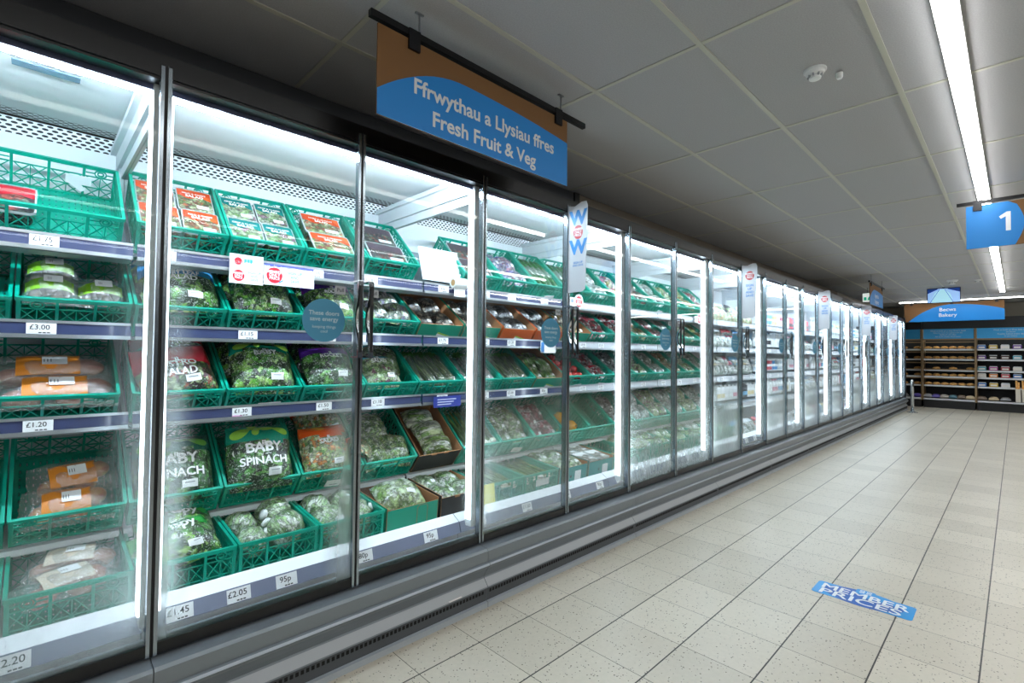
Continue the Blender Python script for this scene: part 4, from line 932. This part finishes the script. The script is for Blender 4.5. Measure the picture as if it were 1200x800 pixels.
M = crate(4, 6, 'clear bags of leaves'); gen_bags(M, 'clearleaf', leafy('clearleaf', ['#8fb86a', '#d4e2c4', '#5f8f48', '#eef2ea', '#a8c890'], 36, white=.7), CR, 'clear bag of pale leaves', 6, where(4, 6), .17, .2, .09)
M = crate(4, 7, 'pink radish bags'); gen_bags(M, 'pinkm', PINKM, CR, 'pink radish bag', 5, where(4, 7), .16, .19, .08)
M = crate(4, 8, 'yellow peppers')
def pepfn(th, ph): return 1+.08*cos(4*ph)*sin(th)-.12*(1 if th < .3 else 0)
for k, (x, y, s) in enumerate(((-.07, .10, 'front left'), (.06, .11, 'front right'), (.0, .22, 'middle'))):
    r = link('yellow_pepper', fruit_mesh('pepper', (.05, .05, .058), PEP, .05, k, fn=pepfn), None, M @ T(x, y, .085) @ rot('X', 40*k)); tag(r, 'yellow pepper, %s of crate, %s' % (s, where(4, 8)), 'pepper', 'yellow peppers')
    link('stalk', cached('pst', lambda: MB().tube([(0, 0, .045), (0, 0, .062), (.006, 0, .074)], [.012, .005, .005], 7).mesh('stalk', P('#3f7a2a', .5))), r)
M = crate(4, 9, 'nothing, empty')
M = crate(4, 10, 'grey packets'); gen_bags(M, 'silv', None, None, 'grey glittering packet', 4, where(4, 10))
M = crate(5, 4, 'bagged leaves', 'black', H=.2); gen_bags(M, 'clearleaf', None, None, 'clear bag of salad leaves', 4, where(5, 4), z=.12)
M = crate(5, 5, 'spring onions'); onions(M, 3, where(5, 5))
ylw = MB().box(-.05, 0, 0, .05, .003, .14); tag(link('yellow_card', ylw.mesh('yellow_card', P('#e6e03a', .5)), None, T(2.16, 2.40, .36) @ rot('X', -6)), 'plain yellow card standing at the front beside the spring onion crate', 'card')
M = crate(5, 6, 'spring onions and a white card'); onions(M, 4, where(5, 6))
tag(link('white_card', MB().box(-.07, 0, 0, .07, .002, .05).mesh('white_card', P('#e9ecea', .5)), None, M @ T(0, -.008, .09)), 'white card clipped to the front of the spring onion crate', 'card')
M = crate(5, 7, 'clear celery bags', 'greenstick'); gen_bags(M, 'clearleaf', None, None, 'clear bag of celery', 4, where(5, 7), z=.11)
M = crate(5, 8, 'white mushroom punnets', 'greenstick'); trays(M, 'mushw', leafy('whitemush', ['#ece8e0', '#d8d2c6', '#f6f4f0', '#bdb6a8'], 40, white=.3), WPRINT, None, 'white mushroom punnet', (0, 1, 2, 3), where(5, 8), .15, .19, .08, .10)
M = crate(5, 9, 'yellow vegetables'); fruits(M, 9, PEP, .04, 'yellow_squash', 'one of the loose yellow squashes', where(5, 9))
# ================= third and fourth cabinets (slots 8..15)
FILL = {1: [('lav', 'silver', 'silver and red vegetable pack', REDM), ('dk', 'x', 'dark leaf pack', DARKM), ('cl', 'x', 'clear white vegetable pack', PALEM), ('bro', 'x', 'broccoli pack', LEAFP), ('gr', 'x', 'pale green pack', SLAW)],
        2: [('wr', 'x', 'white pack with red trim', REDM), ('sw', 'x', 'white salad pack', PALEM), ('lf', 'x', 'green leaf pack', LEAFP), ('cl2', 'x', 'clear herb pack', SLAW)],
        3: [('w3', 'x', 'white film-wrapped pack', PALEM), ('t3', 'x', 'mixed stir-fry pack', TRAYM), ('g3', 'x', 'green and white pack', LEAFP)],
        4: [('s4', 'x', 'long clear vegetable bag', LEAFP), ('c4', 'x', 'clear white bag', PALEM)],
        5: [('l5', 'x', 'large misty lettuce bag', WRINK), ('g5', 'x', 'leafy green bag', LEAF)]}
for n in range(11, 16):
    for row in (1, 2, 3, 4, 5):
        key, _, desc, lm = FILL[row][n % len(FILL[row])]
        M = crate(row, n, desc+'s'); big = row >= 4
        gen_bags(M, 'f'+key, lm, CR if row != 2 else P('#c8485a', .3), desc, 4 if not big else 4, where(row, n), .165, .2, .075 if not big else .11, .12, .055 if not big else .09)
for row, n in ((5, 10),):
    M = crate(row, n, 'large wrapped lettuces')
    for k, (x, y, s) in enumerate(((-.08, .12, 'front left'), (.08, .12, 'front right'), (-.08, .31, 'back left'), (.08, .31, 'back right'))): lettuce(M, x, y, .09, 'large wrapped lettuce, %s of crate, %s' % (s, where(5, n)), 9+k)

# offer cards hung on the rails
def card(me, x, y, z, label, cat='card'): tag(link('offer_card', me, None, T(x, y, z)), label, cat)
card(pos_small(), .741, YL-.06, 1.745, 'small square white offer card with two red badges on the top rail')
card(pos_wide(), .945, YL-.058, 1.735, 'wide white offer card with one big red badge on the top rail')
wm_ = wobbler(); card(wm_, 3.335, YL-.06, 1.80, 'round white and red wobbler on the top rail below the WOW fin')
card(wm_, 5.62, YL-.06, 1.78, 'round white and red wobbler on the top rail, beyond the second door pair')
b = MB(); b.box(-.09, 0, -.045, .09, .002, .045, 0); b.box(-.085, -.001, -.04, -.05, 0, .04, 1); put_text(b, 'SAVE', .028, FY(.02, -.0015, .012), 1, .02)
card(b.mesh('shelf_card', [WPRINT, P('#3a82c8', .5)]), 2.95, YL-.058, 1.405, 'white and blue card hanging from the second rail beside the sticker')
b = MB(); b.box(-.11, 0, -.035, .11, .002, .035, 0)
for k in range(3): b.box(-.08, -.001, .012-.016*k, .07-.02*k, 0, .018-.016*k, 1)
card(b.mesh('shelf_card', [P('#2b3a92', .45), P('#c8cee8', .5)]), 1.96, YL-.058, 1.035, 'dark blue card with pale lines on the third rail')
# blank top shelf section: tall plate, roll and jutting bracket
rl = link('label_roll', None, None, T(1.98, YL-.075, 1.815)); tag(rl, 'white roll of labels hanging on the empty part of the top rail', 'roll')
link('roll', MB().lathe([(.02, 0), (.035, 0), (.035, .10), (.02, .10)], 18, 0, rot('Y', 90)).mesh('roll', P('#eceff0', .5), False), rl)
link('core', MB().lathe([(.0185, -.001), (.021, -.001), (.021, .101), (.0185, .101)], 18, 0, rot('Y', 90)).mesh('core', P('#b08a5c', .7), False), rl)
b = MB(); b.box(.01, -.002, -.09, .10, 0, -.03, 0); link('loose_end', b.mesh('loose_end', P('#e8ecee', .5)), rl)
tag(link('blanking_plate', MB().box(-.165, 0, 0, .165, .003, .24).mesh('blanking_plate', P('#dde5ea', .35)), None, T(2.0, 2.72, 1.835) @ rot('X', -16)), 'blank white steel plate leaning on the empty part of the top shelf', 'plate')
# information panel inside canopy of left cabinet
tag(link('rating_plate', MB().box(-.09, 0, 0, .09, .05, .003).mesh('rating', P('#5d7484', .4)), None, T(.02, 2.40, 2.348)), 'small blue-grey information plate under the leftmost fridge canopy', 'plate')

# ================= far cabinets (4..10): chilled packets
COLS = ['#e9edf0', '#dfe7ee', '#7fb8dc', '#e2e6e8', '#c84050', '#e8d9a8', '#d8dfe4', '#4a8fc8', '#f0f2f3', '#2a2c34', '#b9c8d2', '#e08aa0']
def far_carton(ci):
    def mk():
        b = MB(); b.box(-.05, 0, 0, .05, .08, .15, 0); b.box(-.05, -.0008, .03, .05, 0, .075, 1); b.prism([(-.04, 0), (.04, 0), (.03, .018), (-.03, .018)], 0, .04, 0, T(0, .02, .15) @ rot('X', 90) @ T(0, 0, -.04)); return b.mesh('carton', [P(COLS[ci], .4), P(COLS[(ci+5) % 12], .4)])
    return cached(('fc', ci), mk)
def far_tub(ci):
    return cached(('ft', ci), lambda: MB().lathe([(.038, 0), (.046, .07), (.05, .075), (.05, .085), (.046, .087)], 14, 0).lathe([(.0405, .015), (.0455, .06)], 14, 1).mesh('tub', [P('#eef1f3', .35), P(COLS[ci], .4)], False))
def far_pouch(ci):
    return cached(('fp', ci), lambda: pillow(.13, .17, .05, .3, ci, 6, 6)[0].mesh('pouch', [PALEM if ci % 3 else SLAW, P(COLS[ci], .3)], True))
def far_bottle(ci):
    return cached(('fb', ci), lambda: MB().lathe([(.03, 0), (.033, .01), (.033, .12), (.014, .16), (.014, .18)], 12, 0).lathe([(.0335, .035), (.0335, .09)], 12, 1).lathe([(.016, .175), (.016, .195)], 10, 1).mesh('bottle', [P('#f1f4f5', .3), P(COLS[ci], .4)], False))
SHZ = {1: RAILTOP[1], 2: RAILTOP[2], 3: RAILTOP[3], 4: .74, 5: .29}
KN = {0: ('milk_carton', far_carton, 'carton'), 1: ('yogurt_tub', far_tub, 'tub'), 2: ('food_pouch', far_pouch, 'packet'), 3: ('drink_bottle', far_bottle, 'bottle')}
CN = ['white', 'pale', 'light blue', 'white', 'red', 'cream', 'pale grey', 'blue', 'white', 'black', 'grey-blue', 'pink']
for c in range(4, 11):
    x0 = XJ+c*CABW; bay = ['first', 'second', 'third', 'fourth', 'fifth', 'sixth', 'last'][c-4]
    for r in (1, 2, 3, 4, 5):
        kk = (c*3+r*2) % 4 if c > 4 or r > 2 else 2
        nm, fnm, cat = KN[kk]; cnt = 11 if c < 7 else 8
        for k in range(cnt):
            ci = (c*5+r*7+k//2*3) % 12
            x = x0+.10+(CABW-.2)*k/(cnt-1)
            yy = YL+.05 if r < 4 else (YL-.05 if r == 4 else 2.40)
            z = SHZ[r]+.012+(.05 if r < 5 else 0)*.25
            for dz in ((0,) if kk in (0, 3) else (0, .09)):
                if dz and (k+r+c) % 3 == 0: continue
                if kk == 2: M = T(x, yy+.03+dz*.35, z+.005+dz*.75) @ rot('X', 68 if r < 5 else 50) @ T(0, .07, 0)
                else: M = T(x, yy+.03, z+dz+.012)
                o = link(nm, fnm(ci), None, M @ Matrix.Scale(1.15, 4))
                tag(o, '%s %s on the %s of the %s fridge past the crates' % (CN[ci], nm.replace('_', ' '), ['', 'top shelf', 'second shelf', 'third shelf', 'lower shelf', 'bottom deck'][r], bay), cat, '%s %ss, %s, %s far fridge' % (CN[ci], nm.replace('_', ' '), ['', 'top shelf', 'second shelf', 'third shelf', 'lower shelf', 'bottom deck'][r], bay))

# ------------------------------------------------------------------ hanging signs
BROWN = P('#74502a', .75, bump=.15, bscale=300)
SB = P('#0079c6', .5)
def hanging_sign(name, F, W_, H, arc, texts, label, hooks=(.1, .9), rod=.09, cat='sign', barover=(.04, .14), right_round=False):
    r = link(name, None, None, F); tag(r, label, cat)
    b = MB(); b.box(0, 0, -.004, W_, H, .004); link('brown_board', b.mesh('brown_board', BROWN), r)
    b = MB(); b.prism(arc, .004, .0055); link('blue_panel', b.mesh('blue_panel', SB), r)
    q = MB()
    for s, sz, x, y, bo in texts: put_text(q, s, sz, T(x, y, .0065), 0, bo)
    link('lettering', q.mesh('lettering', P('#cfd3d6', .5)), r)
    b = MB(); b.box(-barover[0], H+.012, -.012, W_+barover[1], H+.040, .012); link('hanging_bar', b.mesh('hanging_bar', P('#101114', .4, .4)), r)
    for hx in hooks:
        b = MB(); b.box(-.028, H-.045, -.014, .028, H+.042, .016); link('clip', b.mesh('clip', P('#15161a', .4, .4)), r, T(hx*W_, 0, 0))
    for hx in hooks:
        b = MB(); b.tube([(0, H+.04, 0), (0, H+.04+rod, 0)], .004, 8); b.box(-.02, H+.04+rod-.006, -.006, .02, H+.04+rod, .006); b.ball((0, H+.05, 0), .008, 8, 6)
        link('ceiling_rod', b.mesh('ceiling_rod', P('#8c8f92', .3, .8)), r, T(hx*W_+.03, 0, 0))
    return r
def bump_arc(W_, H, x0, y0, xt, yt, x1, y1, n=26, base=0):
    pts = [(x0, base)] if base < y0 else []
    for k in range(n+1):
        u = k/n; x = x0+(x1-x0)*u
        if x < xt: t_ = (xt-x)/(xt-x0); y = y0+(yt-y0)*(1-t_**2.0)
        else: t_ = (x-xt)/(x1-xt); y = yt-(yt-y1)*t_**2.0
        pts.append((x, y))
    pts.append((x1, base)); return pts
YS = 1.79
hanging_sign('hanging_department_sign', FY(.973, YS, 2.311), 1.20, .372, bump_arc(1.2, .372, 0, .105, .45, .288, 1.2, .245),
    [('Ffrwythau a Llysiau ffres', .094, .625, .178, .022), ('Fresh Fruit & Veg', .094, .60, .066, .022)], 'large blue and brown hanging sign reading Fresh Fruit and Veg', (.14, .93), .096, barover=(.035, .16))
hanging_sign('hanging_department_sign', FY(10.55, YS, 2.29), 1.20, .372, bump_arc(1.2, .372, 0, .105, .45, .288, 1.2, .245),
    [('Iogyrtiau', .10, .6, .185, .012), ('Yoghurts', .10, .6, .075, .012)], 'small distant blue and brown sign above the far fridge doors', (.1, .93), .116, barover=(.035, .16))
# aisle sign
arc = [(0, 0), (.30, 0)]+[(.30+.055*sin(pi*k/14), .365*k/14) for k in range(1, 14)]+[(.30-.04, .372), (0, .372)]
hanging_sign('hanging_aisle_sign', FX(5.857, .293, 2.303), .62, .372, arc, [], 'blue aisle sign with a white number 1 hanging from the ceiling', (.12, .70), .10, barover=(.06, .05))
for o in [o for o in C.objects if o.get('category') == 'sign' and 'aisle' in o.name]:
    link('numeral', MB().prism([(.246, .125), (.276, .125), (.276, .285), (.252, .285), (.206, .252), (.216, .230), (.246, .246)], .0056, .0068).mesh('numeral', P('#dfe3e6', .5)), o)
# bakery sign
hanging_sign('hanging_bakery_sign', FX(16.55, 2.055, 2.285), 1.88, .47, bump_arc(1.88, .47, .08, .0, .95, .42, 1.88, .26, base=-.0),
    [('Becws', .125, .86, .29, .012), ('Bakery', .125, .86, .15, .012)], 'wide blue and brown hanging sign reading Bakery at the far end', (.08, .5, .93), .02, barover=(.1, .2))
# TV
tv = link('hanging_screen', None, None, FX(13.5, 1.286, 2.504)); tag(tv, 'flat screen hanging from the ceiling showing an aisle in blue tones', 'screen')
link('casing', MB().box(-.012, -.012, -.04, .516, .296, .0).mesh('casing', BLACK), tv); 
b = MB(); b.box(0, 0, 0, .504, .284, .001, 0); b.prism([(.04, .0), (.4, .0), (.36, .16), (.27, .27), (.2, .27), (.12, .2)], .001, .0015, 1)
b.prism([(0, .19), (.16, .27), (.16, .284), (0, .284)], .001, .0015, 2); b.prism([(.32, .27), (.504, .2), (.504, .284), (.32, .284)], .001, .0015, 2)
for p, q in (((.04, 0), (.19, .27)), ((.4, 0), (.27, .27))): b.bar((p[0], p[1], .002), (q[0], q[1], .002), .008, .001, (0, 0, 1), 2)
link('display', b.mesh('display', [P('#8fb4e6', .4, emit=.75), P('#9fcfe0', .4, emit=.75), P('#123a86', .4, emit=.5)]), tv)
link('mount', MB().box(.235, .29, -.03, .275, .315, -.005).mesh('mount', BLACK), tv)
ex = link('exit_sign', None, None, FX(12.6, 2.26, 2.52)); tag(ex, 'small lit green and white exit sign behind the distant hanging sign', 'sign')
link('sign_box', MB().box(0, 0, -.02, .16, .18, 0).mesh('exitbox', P('#dfe8e4', .5, emit=.8)), ex)
b = MB(); b.box(.02, .03, 0, .07, .1, .001); b.prism([(.08, .03), (.14, .03), (.14, .12), (.1, .1)], 0, .001); link('pictogram', b.mesh('exitmark', P('#1fae88', .5, emit=.6)), ex)
link('bracket', MB().tube([(.08, .18, -.01), (.08, .30, -.01)], .004, 6).mesh('exitrod', BLACK), ex)
# ceiling items
def detector(x, y, label, s=1.0):
    r = link('smoke_detector', None, None, T(x, y, 2.819) @ Matrix.Scale(s, 4)); tag(r, label, 'smoke detector')
    link('base', MB().lathe([(.048, -.012), (.052, -.008), (.052, 0), (.01, 0)], 24).mesh('base', P('#d9dbdc', .4), False), r)
    link('chamber', MB().lathe([(.012, -.052), (.026, -.048), (.028, -.040), (.024, -.036), (.024, -.030), (.040, -.024), (.046, -.010), (.03, -.008)], 20).mesh('chamber', P('#e2e4e5', .4), False), r)
    b = MB()
    for k in range(8): a = pi*k/4; b.box(.022, -.003, -.040, .034, .003, -.024, 0, rot('Z', math.degrees(a)))
    link('cage_ribs', b.mesh('ribs', P('#9a9ea2', .5)), r)
detector(2.842, .704, 'white smoke detector on the near ceiling tile')
tag(link('ceiling_sensor', MB().lathe([(.012, -.03), (.016, -.02), (.016, 0), (.01, 0)], 10).mesh('sensor', P('#e6e8e8', .4)), None, T(2.95, .62, 2.8135)), 'tiny white indicator beside the near smoke detector', 'sensor')
detector(12.4, .82, 'white smoke detector on the distant ceiling by the screen', 1.6)
detector(12.6, .48, 'second small detector on the distant ceiling, right of the other', 1.0)
# floor sticker
def sticker():
    b = MB(); w_, h = .458, .232
    def rrect(x0, y0, x1, y1, r, k=5):
        pts = []
        for cx, cy_, a0 in ((x1-r, y1-r, 0), (x0+r, y1-r, 90), (x0+r, y0+r, 180), (x1-r, y0+r, 270)):
            for j in range(k+1): a = R(a0+90*j/k); pts.append((cx+r*cos(a), cy_+r*sin(a)))
        return pts
    b.prism(rrect(0, .012, w_, h-.035, .018), 0, .0008, 0)
    el = [(w_/2+.185*cos(a), h*.47+.108*sin(a)) for a in [2*pi*k/40 for k in range(40)]]
    b.prism(el, 0, .0012, 1)
    b.prism([(w_/2+.02+.165*cos(a), h*.51+.100*sin(a)) for a in [pi*.05+pi*.45*k/16 for k in range(17)]]+[(w_/2, h*.55)], .0, .0016, 0)
    b.prism(rrect(w_/2-.045, h-.075, w_/2+.045, h, .012), 0, .002, 0)
    for dx in (-.016, .016):
        for dy in (-.011, .011):
            ps = [(w_/2+dx+.0105*cos(a), h-.03+dy+.008*sin(a)) for a in [j*pi/6 for j in range(13)]]
            for p, q in zip(ps[:-1], ps[1:]): b.bar((p[0], p[1], .0024), (q[0], q[1], .0024), .005, .0006, (0, 0, 1), 2)
    for k, (dx, dy) in enumerate(((-.0024, 0), (.0024, 0), (0, -.0016), (0, .0016), (0, 0))):
        put_text(b, 'MEMBER', .102, T(w_/2+dx, h*.57+dy, .0028+k*.0002), 2, 0, sx=1.07); put_text(b, 'PRICES', .102, T(w_/2-.008+dx, h*.235+dy, .0028+k*.0002), 2, 0, sx=1.24)
    return b.mesh('floor_sticker', [P('#2296dd', .35), P('#1f62bd', .35), P('#eef3f8', .4)])
Ms = Matrix(((0, 1, 0, 3.252), (-1, 0, 0, .845), (0, 0, 1, .0004), (0, 0, 0, 1)))
tag(link('floor_sticker', sticker(), None, Ms), 'blue floor sticker reading MEMBER PRICES on the tiles', 'sticker')
# bollard
bo = link('bollard', None, None, T(15.6, 1.80, 0)); tag(bo, 'short polished steel bollard by the far end of the fridges', 'bollard')
link('post', MB().lathe([(.036, .012), (.036, .78), (.03, .80), (.012, .81)], 20).mesh('post', P('#c9ced2', .12, 1), True), bo)
link('flange', MB().lathe([(.11, 0), (.11, .008), (.06, .018), (.04, .03)], 24).mesh('flange', P('#c9ced2', .15, 1), True), bo)

# ------------------------------------------------------------------ bakery
XB = 17.62
DK = P('#1a1a1c', .6); TAN = P('#8c7454', .6)
ZS = [.26, .60, .83, 1.02, 1.30, 1.56]   # shelf tops
ZS = [.26, .62, .86, 1.04, 1.33, 1.60]
bays = [(2.90, 1.84), (1.79, .755), (.715, -.55), (-.59, -1.85), (-1.89, -3.15)]
def prodmat(c): return P(c, .45)
BREAD = mottled('bread', '#c88436', '#f0c078', 40, .6, 0)
for bi, (ya, yb) in enumerate(bays):
    u = link('bakery_shelving_unit', None, None, T(XB, yb, 0))
    W_ = ya-yb
    bl = ['bakery unit of rolls partly behind the fridge end, narrowest in view', 'middle bakery unit with tan frame and bread rolls below the Bakery sign', 'bakery unit with cake boxes and baguette bags at the right edge', 'bakery unit right of the baguette unit', 'furthest right bakery unit'][bi]
    tag(u, bl, 'shelving unit', 'bakery shelving units')
    link('back_panel', MB().box(.55, 0, .0, .58, W_, 2.16).mesh('bk', DK), u)
    link('plinth', MB().box(0, 0, 0, .55, W_, .20).mesh('plinth', P('#101012', .5)), u)
    link('canopy', MB().box(-.02, -.02, 2.135, .60, W_+.02, 2.42).mesh('cnp', P('#0d0e11', .5)), u)
    hd = link('header_panel', MB().box(-.01, .01, 1.87, .0, W_-.01, 2.136).mesh('hdr', P('#38a6e4', .5)), u)
    q = MB(); F0 = FX(-.012, W_, 0)
    lines = {0: ['ffres bob dydd'], 1: ['Wedi ei bobi yn y siop drwy\'r dydd', 'Baked in store throughout the day', 'Gallwch chi ofyn', 'Ask us for freshly sliced loaves'], 2: ['Wedi ei bobi yn ffres bob dydd', 'ein becws', 'Freshly baked every day', 'in our bakery']}.get(bi, ['Freshly baked'])
    for k, s in enumerate(lines): put_text(q, s, .05 if k % 2 == 0 else .042, F0 @ T(W_/2, 2.08-.052*k, 0), 0, .008)
    link('lettering', q.mesh('hl', P('#bcd6e6', .5)), hd)
    link('added_fill_light', MB().box(.02, .05, 2.127, .06, W_-.05, 2.135).mesh('cl', P('#fff4e0', .5, emit=16)), u)  # glowing strip added behind the header to brighten the bakery
    fr = MB()
    tanb = bi < 2
    for yy in (-.02, W_): fr.box(-.012, yy, .2, .5, yy+.02, 2.13)
    fr.box(-.012, 0, 1.83, .02, W_, 1.87)
    link('side_frame', fr.mesh('frame', TAN), u)
    for si, z in enumerate(ZS):
        dpt = .0 if si == 0 else .10
        s = link('shelf', MB().box(dpt, .005, z-.03, .54, W_-.005, z).mesh('shelf', P('#3a3a3c', .5)), u)
        link('price_rail', MB().box(dpt-.012, .005, z-.045, dpt-.001, W_-.005, z-.002).mesh('rail', P('#d9dce0', .4)), s)
        if tanb and si > 0: link('tan_trim', MB().box(dpt-.014, .005, z+.165, dpt-.004, W_-.005, z+.195).mesh('tt', TAN), s)
    if bi > 2: continue
    for si, z in enumerate(ZS):
        dpt = .03 if si == 0 else .13
        n_ = 6 if bi else 4
        for k in range(n_):
            y = .09+(W_-.18)*k/(n_-1)
            if bi == 2 and si <= 1 and y < .55: continue
            if bi == 0 and y < .05: continue
            M = T(XB+dpt+.06, yb+y, z)
            un = ['left', 'middle', 'right'][bi]; sn = ['bottom', 'fifth', 'fourth', 'third', 'second', 'top'][si]; pn = ordw[n_-1-k]
            loc_ = '%s from left on the %s shelf of the %s bakery unit' % (pn, sn, un)
            if si == 0:
                ci = ['#4b3f9a', '#8a8c90', '#b9a888', '#6a5a4c', '#3a6a7a', '#a8a29a'][(k+bi*2) % 6]
                o = link('bread_bag', cached(('bb', ci), lambda: pillow(.20, .16, .11, .3, 3, 8, 8)[0].mesh('bread_bag', [mottled('bb'+ci, ci, '#8f7a5c', 25), P(ci, .3)], True)), None, M @ rot('Z', 90)); tag(o, 'bread bag, '+loc_, 'bread', 'bread bags')
            elif bi < 2:
                if si == 3 and k % 2: continue
                o = link('bread_roll', cached(('br', k % 3), lambda: MB().ball((0, 0, .03), (.07, .085, .042), 12, 8, 0, None, .15, k, 3).mesh('roll', BREAD, True)), None, M); tag(o, 'golden bread roll, '+loc_, 'bread roll', 'bread rolls')
            else:
                cc = ['#a8283c', '#b8489a', '#58aac0', '#4a3028', '#2b2622', '#6a3a9a', '#e8e6ea', '#d9b83a', '#3a7ac8', '#c83a4a', '#e0852c', '#e6e2da'][(k+si*3) % 12]
                def cb():
                    b = MB(); b.box(-.05, -.08, 0, .06, .08, .09, 0); b.box(-.0515, -.06, .02, -.05, .06, .06, 1); b.box(-.045, -.07, .09, .055, .07, .11, 2); return b.mesh('cake_box', [P(cc, .4), P('#ece8e2', .5), P('#c8ccd0', .3)])
                o = link('cake_box', cached(('cb', cc), cb), None, M); tag(o, 'cake box, '+loc_, 'box', 'cake boxes')
for k in range(5):
    yy = -.47+.11*k
    bg = link('baguette_bag', None, None, T(XB+.06+.03*(k % 2), yy, .262)); tag(bg, 'tall paper bag of baguettes in the rack, %s from the right' % ordw[k].replace('leftmost', 'first'), 'bread bag', 'baguette bags')
    link('paper_bag', cached('pbg', lambda: MB().box(-.03, -.045, 0, .03, .045, .33).mesh('pb', P('#d9d2c6', .6))), bg)
    b = MB()
    for j in range(2): b.tube([(0, -.02+.04*j, .02), (0, -.02+.04*j+.01, .50+.04*j)], [.024, .018], 8)
    link('baguette', cached('bgt', lambda: b.mesh('baguette', BREAD, True)), bg)
